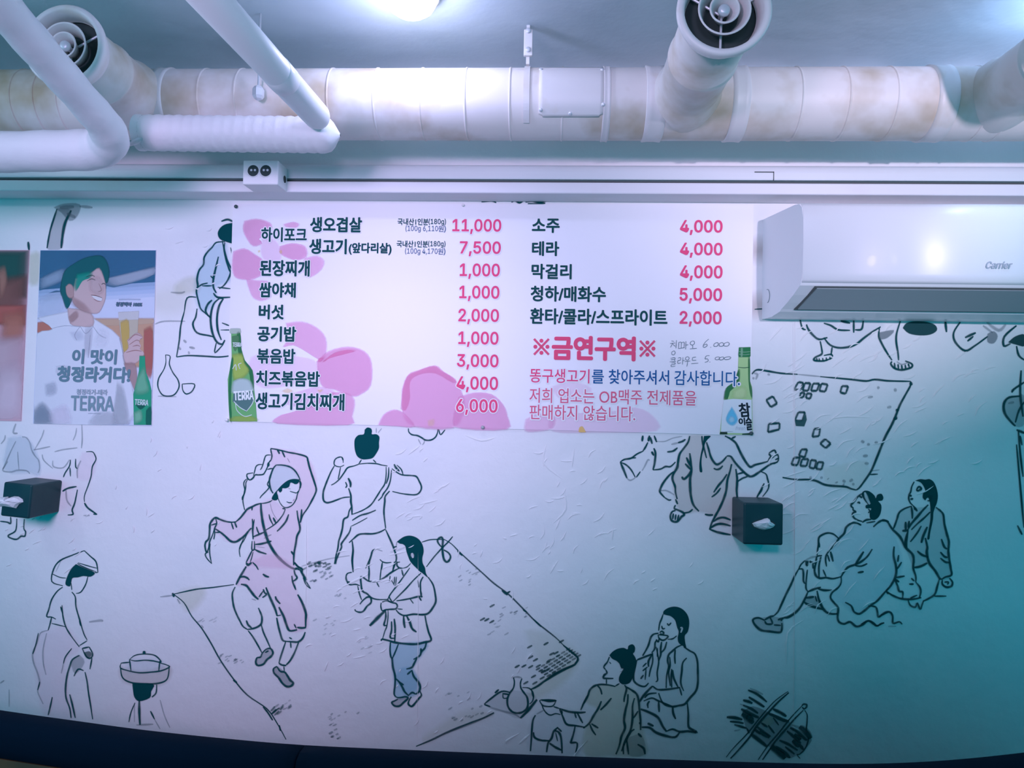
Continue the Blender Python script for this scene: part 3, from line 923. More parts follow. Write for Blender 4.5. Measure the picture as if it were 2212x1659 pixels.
fig('painted_lounging_man', 'seated man with a topknot and one leg stretched out', [(vM, '''
wb.30 1050 550 1400 490 1500 560 1600 900 1500 1150 1280 1330 1150 1400 1000 1300 900 1230 1000 1040 890 770
wg.35 130 1460 330 1440 420 1480 400 1590 210 1575
wg.4 640 1260 760 1240 820 1360 660 1310
f 1200 215 1230 185 1280 190 1330 230 1345 260 1360 225 1400 215 1420 250 1410 280 1380 285 1370 290 1400 330 1395 400 1370 450 1330 475 1290 460 1285 400 1300 360 1250 360 1245 330 1265 320 1240 290 1215 250
l6 1235 200 1255 260 1285 320
5 1200 215 1160 250 1130 290 1100 325 1105 345 1120 350
5 1120 350 1120 375 1145 395 1115 410 1125 450 1160 475 1210 490
5.5 1180 235 1210 255
4.5 1160 305 1180 300 1185 315
4 1270 365 1285 385 1270 405
5 1210 500 1250 475 1300 470
3.5 1160 505 1200 530
4 1250 505 1340 490
5.5 1320 545 1370 500 1410 480 1450 485 1475 495
5.5 1200 525 1150 505 1100 510 1050 550 1030 610 980 660 930 730 890 770
5 975 660 930 620 880 605 830 615 780 650 775 720 765 780 760 830
4.5 780 700 785 750
4.5 890 770 855 820 845 870 855 940
5.5 895 790 920 890
4.5 865 820 885 890
5.5 1310 765 1260 840 1200 890 1140 920 1070 945 1030 990 1000 1040
6 1225 790 1180 860 1140 920
4.5 1140 930 1200 935 1260 910
5.5 1165 1000 1225 990
5.5 1000 1040 920 1060 850 1050 790 1055 750 1030 735 970 750 900 760 840 810 830
5 800 840 780 930 780 1045
4 820 970 850 1040
g5 755 840 700 850 640 880
4 640 880 600 920 580 960
5.5 650 880 660 930 670 880
5.5 690 880 700 910
4.5 720 900 720 960
3.5 700 890 750 910
5.5 580 960 540 1030 500 1120 450 1220 400 1330 370 1390 330 1430
5 580 965 615 965 625 1010 625 1080 640 1110
4.5 665 970 655 1050 650 1150 670 1190
5.5 670 1190 730 1165 800 1145
6 670 1190 640 1260 590 1350 530 1410 470 1445 430 1450 400 1480
5.5 770 1160 830 1175 910 1175
6 240 1475 180 1450 130 1460 125 1490 160 1540 210 1575 290 1585 390 1595 410 1560 410 1500
5 240 1470 290 1440 330 1430
5 290 1440 315 1505 260 1510 240 1480
4.5 330 1520 400 1525
5.5 370 1470 420 1450
6.5 630 1290 670 1320 740 1345 820 1365
6.5 650 1250 730 1240
3.5 740 1230 760 1290
6 760 1180 780 1270 810 1340 850 1390 900 1410 965 1410
5.5 1000 1040 1000 1100 970 1150 910 1200 895 1250 930 1300 970 1350 965 1440 980 1490 1030 1510 1090 1490 1150 1535 1210 1520 1270 1480 1320 1500 1360 1530 1400 1505 1430 1500
5.5 1040 1295 1100 1330 1130 1390 1180 1410 1230 1380 1290 1330 1360 1280 1440 1190 1475 1150
5 1270 1330 1340 1340 1360 1380 1370 1440 1410 1420 1475 1390
5 1450 1190 1475 1210
'''), (vN, '''
6 210 520 260 535 310 610 390 690 440 790 510 860 525 920 520 1000 545 1080 545 1140
6 330 785 325 880 350 990 345 1080 300 1170 250 1230
5 375 870 365 940
5 405 940 360 1010
5.5 350 1095 435 1080
5.5 335 1110 380 1140
5.5 340 1120 365 1180 380 1230 415 1240 415 1300
5.5 250 1230 310 1270 380 1300 440 1310 520 1310 600 1295
5 545 1140 585 1190 595 1240 580 1300
5 480 1160 525 1160
4.5 500 1100 530 1130
4.5 490 1300 560 1270
5 470 1320 490 1370 540 1390 560 1350 590 1410 610 1360 625 1320
5 180 1485 240 1440 290 1440 315 1480 320 1550 380 1535 410 1560
4.5 0 1560 70 1525 130 1560 160 1575 230 1545
g4 270 1580 350 1580
''')])
fig('painted_kneeling_boy', 'kneeling boy with a long braid over the shoulder', [(vN, '''
wg.22 430 410 690 400 820 470 880 900 890 1080 790 1110 660 950 530 995 440 790 330 600
f 540 130 590 115 640 120 680 115 720 140 750 200 765 280 755 350 735 400 720 450 715 520 690 640 680 710 660 710 670 640 690 520 692 420 685 345 670 300 650 310 640 325 615 300 620 250 640 230 620 180 590 145
4.5 530 140 505 190 495 240 480 270 475 310 490 350 520 380
5.5 550 225 575 190 600 210 570 230 550 225
5.5 490 270 500 290
5.5 490 315 520 310
4 665 290 700 285 690 325 660 330
5.5 520 380 560 435
5.5 530 400 545 420
5.5 670 370 620 420 560 490 500 560 465 620
5 500 380 510 450 510 510
4.5 690 440 630 500 560 560 500 620
5 500 385 430 410 380 450 355 520 330 590 320 610
6.5 445 540 445 620
5.5 480 530 470 600
6.5 410 630 470 625
5.5 465 640 440 740 445 800
4.5 470 620 455 720 455 800
4.5 600 580 560 650 490 740
6 660 590 620 680 600 750
6.5 640 700 660 790 655 850 680 950 740 1030 780 1100 800 1110
5.5 560 830 610 870 670 890
6.5 530 995 590 985 660 950
6 745 395 790 430 820 470 830 560 855 660 875 740 870 830 880 920 895 1010 900 1070 840 1090 800 1115
5 800 710 830 790 860 810
5 790 840 830 885 865 895
5 790 900 840 940 880 945
5.5 810 1120 810 1160 850 1190 900 1180 910 1140 880 1100
4.5 830 1140 870 1140 860 1165
5.5 780 1110 760 1180 735 1260 680 1300 620 1330
4.5 730 1280 850 1280
''')])
fig('painted_squatting_man', 'squatting man whose bare feet show below the air conditioner', [(vO, '''
ws.3 390 90 450 170 590 250 740 270 950 140 1000 60 420 60
5.5 395 80 410 120 450 170 500 205 570 190
4.5 340 30 360 110 390 125
5.5 540 190 590 250 660 275 740 270 810 245 880 190 950 140 1015 100
5 540 70 600 90 660 125 760 130
5 870 50 855 120 800 125
5 790 40 790 150
6 680 50 760 70
5 510 220 525 300 520 330 470 355 460 380 540 385 610 360
4 610 270 600 340
4 540 340 600 330 615 350
3.5 480 360 485 385
3.5 500 362 505 388
3.5 530 360 535 388
3.5 560 355 565 385
3.5 590 350 595 375
5 1005 110 1000 180 1030 250 1070 320 1110 380
wg.7 1005 150 1125 130 1070 190 1010 200
5 1180 50 1150 150 1145 220 1160 320 1165 380
5.5 1110 390 1100 410 1130 445 1190 460 1270 440 1275 410 1220 385
4 1130 400 1135 445
4 1160 412 1165 455
4 1190 418 1195 458
4 1220 415 1225 452
4 1245 405 1255 440
g4 1150 390 1190 415 1240 400
''')])
fig('painted_hat_group', 'dark hat and folded clothes half hidden by the air conditioner', [(vO, '''
f.85 1200 110 1230 70 1300 55 1400 60 1470 85 1485 130 1430 165 1340 172 1250 155
5.5 1680 60 1625 150 1640 230 1720 300 1800 260 1910 180
6.5 1720 190 1810 150
5 1740 220 1790 180
6 1555 50 1565 145
wg.7 1910 160 1960 140 1990 180 1960 235 1910 225
g6 1870 90 1950 150
g8 1900 60 2000 130 2060 80
5.5 2150 90 2050 180 2045 260 2100 240
f.85 2080 230 2140 180 2220 165 2220 260 2150 250
5 2150 260 2170 340 2220 380
''')])
fig('painted_edge_figure', 'standing figure cut by the right edge of the picture', [(vO, '''
wg.4 2050 740 2120 690 2220 680 2220 900 2140 930 2060 830
5.5 2220 560 2130 620 2110 650
6.5 2180 680 2090 690 2045 740 2050 820 2100 890 2140 930
5 2220 720 2170 800 2140 900
6.5 2150 960 2220 990
5.5 2180 1010 2195 1090
g6 2080 740 2130 730
'''), (v0, '''
6 2206 800 2204 850 2210 900
5.5 2200 930 2204 980 2210 1030
5 2196 960 2205 1060 2212 1140
5.5 2198 1135 2208 1155
''')])
fig('painted_tree', 'painted tree trunk above the beer poster', [(vP, '''
wg.35 400 70 500 80 450 200 432 345 330 345 370 180
wg.5 380 60 450 35 560 40 540 120 490 150 430 90
4.5 400 70 380 130 350 230 330 345
6.5 500 80 460 160 440 250 430 345
g9 420 60 520 55
g8 470 100 530 130
g7 560 50 650 60
6 198 300 203 360
wo.5 215 400 270 390 265 570 215 580
g5 1200 655 1270 660 1300 650
''')])
fig('painted_drummer', 'seated figure in blue with a hoop, half covered by the banner', [(vP, '''
wb.55 1580 310 1490 340 1430 450 1385 560 1390 700 1440 790 1510 700 1500 620 1600 570 1620 520 1590 430
wo.35 1240 610 1300 570 1370 560 1385 640 1250 655
f 1660 165 1590 175 1550 200 1530 240 1545 280 1590 300 1660 305
4.5 1580 300 1520 305 1490 340 1460 370 1435 410 1430 460 1400 500 1385 560 1390 610 1380 650 1395 720 1410 770 1440 800 1480 835
4.5 1580 305 1575 360 1590 430 1610 490 1620 520 1600 570 1570 610 1540 630
5 1535 405 1520 470 1500 560 1500 620 1520 660
3.5 1480 540 1500 560
3.5 1420 610 1490 610
3.5 1390 620 1420 600 1460 590
3.5 1530 620 1620 630
4.5 1500 660 1530 690 1620 690
5.5 1540 700 1500 740 1480 830 1490 930 1520 1000 1560 1020 1580 990
5.5 1570 700 1540 750 1525 830 1530 920 1555 990
5 1520 690 1570 700
5 1490 710 1460 740 1445 790 1480 835
4.5 1385 770 1375 830 1355 880 1385 940 1470 960 1500 970
3.5 1520 1010 1510 1080 1570 1020
3.5 1380 690 1315 695 1295 790
4 1295 790 1270 890 1260 990 1240 1110
4 1240 1110 1320 1100 1450 1105 1540 1110 1630 1100
g6 1255 1040 1270 1060
g6 1290 990 1310 1010
g6 1330 1040 1370 1050
g5 1325 1070 1330 1090
3.5 1560 870 1610 890
2.5 1550 920 1630 920
3 1620 340 1640 420 1660 500
'''), (v0, '''
5 478 478 492 474 505 480
4 480 520 490 560 505 590
''')])
fig('painted_wine_bottle', 'slim bottle and little cup sketched right of the beer poster', [(vP, '''
3.2 1163 1095 1195 1105 1190 1160 1215 1220 1250 1270 1258 1320 1230 1370 1190 1385 1140 1375 1110 1320 1115 1260 1150 1200 1165 1150 1163 1095
3.2 1280 1300 1365 1300 1350 1350 1310 1370 1285 1345 1280 1300
g3 1110 1385 1240 1390
''')])
fig('painted_bare_legs', 'faint robed legs sketched around the tissue box at the far left', [(vQ, '''
ws.6 100 250 300 250 430 480 440 660 340 630 60 600
wp.25 940 420 1080 440 1040 700 890 690 900 560
g3.5 60 210 50 260 10 310
g3.5 180 280 120 400 50 560 30 600
g3.5 250 230 300 240 340 300 360 380 400 450 440 500 450 590 430 640
g3 200 400 215 600
g4 90 510 30 610 120 630 200 610 300 615 340 650
g5 180 80 150 180 200 190
g3.5 380 380 480 360 570 340
g3.5 620 400 720 375 880 355
g3.5 930 90 935 260 925 360
g3 870 130 860 200 830 270
3 980 400 1050 400 1080 440 1090 490 1050 570 1035 680 1000 790 960 900 960 970
4.5 960 980 1000 1040 1100 1110
g4 1020 1125 950 1125
3.5 1060 1108 1105 1112
g4 920 500 880 590 880 700
4 880 830 850 980 820 1060 830 1110 770 1120
3 800 490 790 560 740 640 720 690
3 860 480 860 570 880 590
3 795 580 800 680
4.5 710 850 770 815 870 795
g4 750 830 760 950 810 1020
g3.5 600 500 610 570 720 580 790 490
g3 480 430 500 500 600 590
4 190 1160 185 1260 165 1310 90 1355 130 1385 190 1395 240 1360 280 1360 290 1310 270 1270 275 1165
4 0 1190 80 1200 120 1215 120 1140
g3 500 150 470 240 390 380
''')])
fig('painted_cloud_scroll', 'scalloped outline peeping out under the banner', [(vC, '''
4 1100 80 1105 120 1140 150 1200 160 1250 185 1290 210 1350 210 1400 180 1425 130 1430 85
g3 1280 210 1275 240 1255 265
g3 1210 200 1240 260
3 1440 90 1460 150 1510 95
g3 740 75 740 130
g3 800 80 760 130
'''), (v0, '''
4 1040 436 1062 434 1072 438
5 1105 437 1112 433 1122 438 1130 434
6 1135 436 1150 434 1165 437 1180 434
5 1140 440 1160 441 1178 439
''')])
fig('painted_ground_band', 'tan ground strokes between the banner and the air conditioner', [(v0, '''
wr.7 1632 535 1648 533 1648 545 1632 547
wr.7 1630 655 1648 652 1648 666 1630 668
3 1630 668 1650 667
g4 335 700 355 694 400 694
wo.22 338 640 372 630 398 650 380 668 340 664
''')])

def creases():
    """little raised folds of the wallpaper"""
    bm = bmesh.new(); rnd = random.Random(11)
    def ridge(pts, wd):
        q = spline(pts, 3); prev = None; N = len(q)
        for i, p in enumerate(q):
            a, b = q[max(i-1, 0)], q[min(i+1, N-1)]; dx, dy = b[0]-a[0], b[1]-a[1]; L = math.hypot(dx, dy) or 1
            nx, ny = -dy/L, dx/L; t = i/(N-1); h = wd*(.25 + .75*math.sin(PI*t))
            c = W(p[0], p[1], .0005 + .0032*math.sin(PI*min(max(t, .06), .94)))
            row = [bm.verts.new(W(p[0]+nx*h, p[1]+ny*h, .0003)), bm.verts.new(c), bm.verts.new(W(p[0]-nx*h, p[1]-ny*h, .0003))]
            if prev:
                for k in range(2): bm.faces.new((prev[k], prev[k+1], row[k+1], row[k]))
            prev = row
    def zone(x0, y0, x1, y1, n, L, ang=-35, sp=18, wd=2.2):
        for _ in range(n):
            x, y = rnd.uniform(x0, x1), rnd.uniform(y0, y1); l = L*rnd.uniform(.4, 1.2); t = math.radians(ang + rnd.uniform(-sp, sp))
            c, s = math.cos(t), math.sin(t); b = rnd.uniform(-.18, .18)*l
            ridge([(x-c*l/2, y-s*l/2), (x+s*b, y-c*b), (x+c*l/2, y+s*l/2)], wd*rnd.uniform(.6, 1))
    zone(1640, 700, 2000, 1060, 70, 40); zone(1690, 1060, 1900, 1340, 42, 38); zone(1150, 950, 1330, 1260, 34, 30, -45, 45)
    zone(850, 960, 960, 1130, 16, 28); zone(660, 1180, 900, 1420, 32, 26, -22, 12); zone(980, 1150, 1240, 1330, 14, 20, -40, 60)
    zone(0, 1080, 220, 1240, 22, 18, -30, 14); zone(250, 900, 480, 1180, 18, 16, -60, 40); zone(700, 1400, 1150, 1590, 20, 20, -50, 20)
    zone(2000, 760, 2150, 1000, 14, 34); zone(340, 470, 480, 640, 8, 20, -10); zone(1300, 1130, 1560, 1280, 8, 18)
    for t, wd in (('1180 960 1175 1000 1215 1035', 2.6), ('1240 970 1235 1010', 2.4), ('1218 1060 1222 1100 1195 1130', 2.6), ('1210 1120 1200 1145', 2), ('1005 940 1040 952 1070 945', 2.2),
                  ('880 1118 910 1114 905 1122', 2.4), ('905 1090 945 1080', 2.4), ('840 1200 880 1190', 2), ('735 1270 800 1238', 3), ('800 1258 815 1252', 2.5),
                  ('1713 700 1714 830 1716 930 1715 1030', 1.6), ('1120 1608 1145 1585', 3), ('1240 1655 1242 1630 1268 1600', 2), ('1700 1435 1702 1368 1735 1340', 2.4), ('1095 1607 1095 1600 1122 1584', 2.6),
                  ('1790 905 1830 900 1880 902', 2), ('1690 845 1712 830 1718 825', 2.4), ('1700 870 1720 860 1735 855', 2.4)):
        ridge(nums(t), wd)
    for x, y0, y1 in ((662, 1120, 1330), (903, 1185, 1600), (1717, 690, 1640)):   # paper joints
        ridge([(x, y0), (x, (y0+y1)/2), (x-2, y1)], 1.0)
    o = put('wallpaper_crease', bm, M['wall'], wall, True); o['label'] = 'raised folds and joints of the pasted wallpaper'
creases()

# ------------------------------------------------------------------ ventilation duct
DY, DZ, DR = -.25, 2.51, .105
def dpt(x, phi, r):                          # phi: 0 faces the room, 90 up
    a = math.radians(phi); return Vector((x, DY - r*math.cos(a), DZ + r*math.sin(a)))
duct = empty('ventilation_duct', (0, DY, DZ), 'big white spiral duct running along the wall below the ceiling', 'duct')
bm = bmesh.new(); tube(bm, [(-3.5 + i*.1, DY, DZ) for i in range(71)], DR, 64); put('duct_tube', bm, M['duct'], duct, True)
for px in (20, 70, 120, 160, 205, 250, 345, 425, 505, 705, 805, 905, 1003, 1100, 1215, 1735, 1838, 1942, 2140, 2190):   # lock seams of the spiral sheet
    xx = W(px, 230, .35).x; bm = bmesh.new()
    lathe(bm, Vector((xx, DY, DZ)), Vector((1, 0, 0)), [(-.004, DR-.001), (-.002, DR+.0022), (.002, DR+.0022), (.004, DR-.001)], 64)
    put('lock_seam', bm, M['duct'], duct, True)
for px, wdt in ((1312, .012), (1420, .03), (1605, .026), (2055, .03), (330, .02)):
    xx = W(px, 230, .36).x; bm = bmesh.new()
    lathe(bm, Vector((xx, DY, DZ)), Vector((1, 0, 0)), [(-wdt, DR-.001), (-wdt+.003, DR+.005), (-wdt*.4, DR+.003), (wdt*.4, DR+.003), (wdt-.003, DR+.005), (wdt, DR-.001)], 64)
    put('joint_collar', bm, M['duct_clean'], duct, True)
# access panel
xa, xb = W(1164, 220, .355).x, W(1304, 220, .355).x
bm = bmesh.new(); ph = [52 - i*4.4 for i in range(22)]
def prow(r): return [[bm.verts.new(dpt(xa + (xb-xa)*u, f, r)) for u in (0, .06, .25, .5, .75, .94, 1)] for f in ph]
ot = prow(DR+.0035); nn = len(ph)
ot[-1][0].co = dpt(xa + (xb-xa)*.05, ph[-1]+3, DR+.0035); ot[-1][-1].co = dpt(xa + (xb-xa)*.95, ph[-1]+3, DR+.0035)
for i in range(nn-1):
    for k in range(6): bm.faces.new((ot[i][k], ot[i][k+1], ot[i+1][k+1], ot[i+1][k]))
r_ = bmesh.ops.extrude_edge_only(bm, edges=[e for e in bm.edges if len(e.link_faces) == 1])
for v in [g for g in r_['geom'] if isinstance(g, bmesh.types.BMVert)]:
    d = Vector((0, v.co.y-DY, v.co.z-DZ)); d = d.normalized()*(DR-.001); v.co = Vector((v.co.x, DY+d.y, DZ+d.z))
bmesh.ops.recalc_face_normals(bm, faces=bm.faces)
pan = put('access_panel', bm, M['duct_clean'], duct, True)
for px, py in ((1168, 241), (1232, 249), (1303, 230), (1168, 155), (1302, 156)):
    f = math.degrees(math.asin(max(-1, min(1, (230-py)/83)))) - 22
    p = dpt(W(px, py, .35).x, f, DR+.0035); n = (p - Vector((p.x, DY, DZ))).normalized(); bm = bmesh.new()
    lathe(bm, p - n*.001, n, [(0, .006), (.003, .0055), (.0042, .003), (.0042, 0)], 16); put('screw', bm, M['steel'], pan, True)
# branches with round nozzles
def branch(mpx, mpy, label):
    c = Zp(mpx, mpy, DZ); ax = Vector((0, -1, 0)); L = DY - c.y; o = Vector((c.x, DY, DZ)); R0 = .088
    bm = bmesh.new(); lathe(bm, o, ax, [(.02, R0+.012), (.106, R0+.010), (.125, R0+.002), (.14, R0), (L*.55, R0), (L*.55+.004, R0+.004), (L*.55+.012, R0+.004), (L*.55+.016, R0), (L-.05, R0), (L-.045, R0-.004)], 48)
    t = put('branch_duct', bm, M['duct'], duct, True); t['label'] = label
    bm = bmesh.new(); lathe(bm, o, ax, [(L-.06, R0+.002), (L-.045, R0+.008), (L-.018, R0+.020), (L-.006, R0+.021), (L, R0+.015), (L-.003, R0+.004), (L-.03, R0-.002), (L-.05, R0-.004)], 56)
    put('nozzle_rim', bm, M['duct_clean'], t, True)
    bm = bmesh.new(); lathe(bm, o, ax, [(L-.055, R0-.004), (L-.055, 0)], 40); put('nozzle_throat', bm, M['dark'], t)
    for r, d0 in ((.058, -.002), (.032, -.001)):
        bm = bmesh.new(); lathe(bm, o, ax, [(L+d0, r+.003), (L+d0+.003, r+.001), (L+d0, r-.002), (L-.042, r-.018), (L-.046, r-.016), (L-.006, r)], 48)
        put('nozzle_ring', bm, M['duct_clean'], t, True)
    bm = bmesh.new(); lathe(bm, o, ax, [(L-.05, .006), (L-.02, .008), (L-.012, .014), (L-.004, .013), (L-.001, .006), (L-.001, 0)], 24); put('nozzle_hub', bm, M['steel'], t, True)
    for k in range(3):
        a = k*2*PI/3 + .5; bm = bmesh.new(); q = o + ax*(L-.035)
        tube(bm, [q, q + Vector((math.cos(a), 0, math.sin(a)))*(R0-.003)], .003, 8); put('nozzle_spoke', bm, M['steel'], t)
branch(1566, 18, 'short branch with a round nozzle at the top right of centre')
branch(136, 96, 'stained branch with a round nozzle at the far left')
branch(2420, 30, 'bright branch leaving toward the right edge')

# duct hangers
dd = .36; xh = W(1137, 200, dd).x
h = empty('duct_hanger', (xh, -dd, CEIL), 'flat strap hanger with a bolted plate in the middle of the duct', 'hanger')
bm = bmesh.new(); box(bm, xh-.005, xh+.005, -dd+.06, -dd+.075, DZ+DR*.985, CEIL); put('hanger_drop', bm, M['duct_clean'], h)
zb0, zb1 = W(1141, 120, dd-.05).z, W(1141, 72, dd-.05).z
bm = bmesh.new(); box(bm, xh-.012, xh+.014, -dd+.048, -dd+.060, zb0, zb1+.012, .002); put('bracket_plate', bm, M['duct_clean'], h)
for z in (zb0+.016, zb1+.006):
    bm = bmesh.new(); lathe(bm, Vector((xh+.001, -dd+.049, z)), Vector((0, -1, 0)), [(0, .008), (.006, .008), (.008, .005), (.008, 0)], 12); put('bolt', bm, M['steel'], h, True)
bm = bmesh.new(); rows = [[bm.verts.new(dpt(xh + s, 75 - i*5, DR+.002 + t)) for s, t in ((-.009, 0), (-.009, .002), (.009, .002), (.009, 0))] for i in range(26)]
for a, b in zip(rows, rows[1:]):
    for k in range(4): bm.faces.new((a[k], a[(k+1) % 4], b[(k+1) % 4], b[k]))
bm.faces.new(rows[0]); bm.faces.new(rows[-1][::-1]); bmesh.ops.recalc_face_normals(bm, faces=bm.faces); put('strap', bm, M['duct_clean'], h)
h = empty('hanger_rod', (W(558, 100, .38).x, -.376, CEIL), 'thin threaded rod with a clamp between ceiling and duct at left', 'hanger')
xr = W(557, 195, .38).x; zc = W(557, 198, .38).z
bm = bmesh.new(); tube(bm, [(xr, -.376, CEIL), (xr, -.376, zc)], .0035, 10); put('rod', bm, M['steel'], h, True)
bm = bmesh.new(); lathe(bm, Vector((xr, -.376, zc+.02)), Vector((0, 0, -1)), [(0, .004), (.004, .012), (.012, .017), (.032, .017), (.040, .012), (.046, 0)], 6); put('rod_clamp', bm, M['steel'], h)

# pipes
E1 = W(684, 250, .50); S1 = Zp(455, -2, E1.z); S1 = E1 + (S1-E1)*1.5
t = empty('drain_pipe', E1, 'smooth white pipe slanting from the top edge down to the duct', 'pipe')
u = (S1-E1).normalized(); bm = bmesh.new()
tube(bm, [E1 - u*.032, E1 - u*.028, E1 - u*.018, E1, S1], [.006, .020, .032, .037, .037], 32); put('pipe_tube', bm, M['pvc'], t, True)
mid = E1 + u*((Zp(590, 165, E1.z)-E1).length); bm = bmesh.new()
lathe(bm, mid, u, [(-.03, .0365), (-.028, .0382), (.03, .0382), (.032, .0365)], 32); put('pipe_coupling', bm, M['pvc'], t, True)
A_, B_ = W(300, 287, .43), W(735, 292, .42)
t = empty('wrapped_pipe', A_, 'grey tape wrapped pipe with an open end lying along the duct', 'pipe')
bm = bmesh.new(); N = 60; tube(bm, [A_ + (B_-A_)*(i/N) for i in range(N+1)], [.050 + .0016*math.sin(i*2.1) + (.001 if i % 6 == 0 else 0) for i in range(N-3)] + [.046, .036, .020, .004], 32, False)
put('pipe_tube', bm, M['wrap'], t, True)
bm = bmesh.new(); d = (B_-A_).normalized(); lathe(bm, A_ + d*.02, d, [(0, .049), (.001, 0)], 24); put('open_end', bm, M['dark'], t)
bm = bmesh.new(); q = A_ + Vector((.01, -.03, -.034)); tube(bm, [q + Vector((-.02, 0, -.012)), q, q + Vector((.05, -.01, .014))], [.004, .010, .002], 10); put('loose_tape', bm, M['wrap'], t, True)
C0, C1, C2 = W(-260, 336, .50), W(272, 322, .50), W(-70, -70, 1.08)
t = empty('bent_pipe', C1, 'thick wrapped pipe bending from the left edge up toward the ceiling', 'pipe')
pp = arc_path(C0, C1, C2, .13, 14); n = len(pp)
seg = []
for a, b in zip(pp, pp[1:]):
    k = max(1, int((b-a).length/.03)); seg += [a + (b-a)*(i/k) for i in range(k)]
seg.append(pp[-1]); n = len(seg)
bm = bmesh.new(); tube(bm, seg, [.056 - .014*min(1, max(0, (i/n-.42)/.3)) + .0012*math.sin(i*1.7) for i in range(n)], 32); put('pipe_tube', bm, M['wrap'], t, True)

# ceiling lamp seen at the top edge
lc = Zp(888, -18, CEIL)
t = empty('ceiling_lamp', (lc.x, lc.y, CEIL), 'glowing round ceiling lamp at the top edge', 'lamp')
bm = bmesh.new(); lathe(bm, Vector((lc.x, lc.y, CEIL)), Vector((0, 0, -1)), [(0, .078), (.018, .080), (.02, .074), (.02, 0)], 40); put('lamp_base', bm, M['pvc'], t, True)
bm = bmesh.new(); lathe(bm, Vector((lc.x, lc.y, CEIL-.018)), Vector((0, 0, -1)), [(0, .070), (.015, .069), (.03, .060), (.043, .042), (.05, .02), (.052, 0)], 40); put('lamp_globe', bm, M['globe'], t, True)

# twin socket box on the trunking
fd = .185; p0, p1 = W(525, 346, fd), W(600, 399, fd)
t = empty('socket_box', (p0.x, -.1, p1.z), 'white surface box with two round sockets on the trunking', 'socket')
bm = bmesh.new(); box(bm, p0.x, p1.x, -fd, -.0995, p1.z, p0.z, .004); put('socket_body', bm, M['socket'], t)
for px in (547, 574):
    c = W(px, 369, fd); bm = bmesh.new()
    lathe(bm, Vector((c.x, -fd, c.z)), Vector((0, -1, 0)), [(0, .0215), (.002, .0205), (.002, .0185), (-.0002, .0180)], 32); s_ = put('socket_rim', bm, M['socket'], t, True)
    bm = bmesh.new(); lathe(bm, Vector((c.x, -fd-.0006, c.z)), Vector((0, -1, 0)), [(0, .0180), (0, 0)], 28); put('socket_well', bm, M['dark'], s_)
    for s in (-1, 1):
        bm = bmesh.new(); lathe(bm, Vector((c.x+.006*s, -fd-.0008, c.z+.002)), Vector((0, -1, 0)), [(0, .004), (.0012, .0035), (.0012, 0)], 12); put('socket_contact', bm, M['steel'], s_)
bm = bmesh.new(); lathe(bm, Vector((p1.x, -.125, (p0.z+p1.z)/2-.004)), Vector((1, 0, 0)), [(0, .012), (.0008, .0115), (.0008, 0)], 20); put('knockout_hole', bm, M['dark'], t)

# ------------------------------------------------------------------ air conditioner
xL0, xL1, XR = W(1647, 560, 0).x, W(1734, 520, .232).x, 1.72
zT, zF, zB = EYE+.622, W(1734, 611, .232).z, W(1646, 690, 0).z
def xl(d): return xL0 + (xL1-xL0)*d/.232
t = empty('air_conditioner', (1.2, 0, zB), 'white wall air conditioner above the sketched legs at right', 'air conditioner')
prof = [(.0, zT), (.19, zT), (.212, zT-.004), (.226, zT-.018), (.232, zT-.05), (.234, zT-.13), (.232, zF+.03), (.228, zF+.008), (.220, zF-.006),
        (.185, zF-.030), (.150, zF-.050), (.118, zF-.066), (.108, zF-.073), (.06, zF-.084), (.0, zB)]
bm = bmesh.new(); A = [bm.verts.new((xl(d), -d, z)) for d, z in prof]; B = [bm.verts.new((XR, -d, z)) for d, z in prof]
for k in range(len(prof)-1): bm.faces.new((A[k], A[k+1], B[k+1], B[k]))
bm.faces.new(A[::-1]); bm.faces.new(B); bmesh.ops.recalc_face_normals(bm, faces=bm.faces); put('casing', bm, M['ac'], t)
fp = [(.190, zT+.002), (.214, zT-.002), (.229, zT-.017), (.2355, zT-.05), (.2378, zT-.13), (.2355, zF+.03), (.2315, zF+.010), (.226, zF+.002)]
bm = bmesh.new(); A = [bm.verts.new((xL1+.001, -d, z)) for d, z in fp]; B = [bm.verts.new((XR-.05, -d, z)) for d, z in fp]
for k in range(len(fp)-1): bm.faces.new((A[k], A[k+1], B[k+1], B[k]))
r_ = bmesh.ops.extrude_face_region(bm, geom=list(bm.faces)); bmesh.ops.translate(bm, verts=[g for g in r_['geom'] if isinstance(g, bmesh.types.BMVert)], vec=(0, .012, 0))
bmesh.ops.recalc_face_normals(bm, faces=bm.faces); put('front_panel', bm, M['ac'], t, True)
def under(u, x, off):                          # point on the slanting underside, u 0 front .. 1 back
    a, b = Vector((0, -.222, zF-.008)), Vector((0, -.120, zF-.067)); n = Vector((0, -(a.z-b.z), -(b.y-a.y))).normalized()
    p = a + (b-a)*u + n*off; return Vector((x, p.y, p.z))
def slab(u0, u1, xa0, xa1, xe, off, th):
    bm = bmesh.new(); f = [under(u0, xa0, off), under(u0, xe, off), under(u1, xe, off), under(u1, xa1, off)]; b = [under(u0, xa0, off-th), under(u0, xe, off-th), under(u1, xe, off-th), under(u1, xa1, off-th)]
    V = [bm.verts.new(p) for p in f + b]; bm.faces.new(V[:4]); bm.faces.new(V[4:][::-1])
    for k in range(4): bm.faces.new((V[k], V[k+4], V[(k+1) % 4+4], V[(k+1) % 4]))
    bmesh.ops.recalc_face_normals(bm, faces=bm.faces); return bm
put('louver_gap', slab(.02, 1.0, xL1+.042, xL1+.012, XR-.08, .0015, .004), M['gap'], t)
put('louver', slab(.055, .94, xL1+.049, xL1+.022, XR-.085, .005, .005), M['acdark'], t)
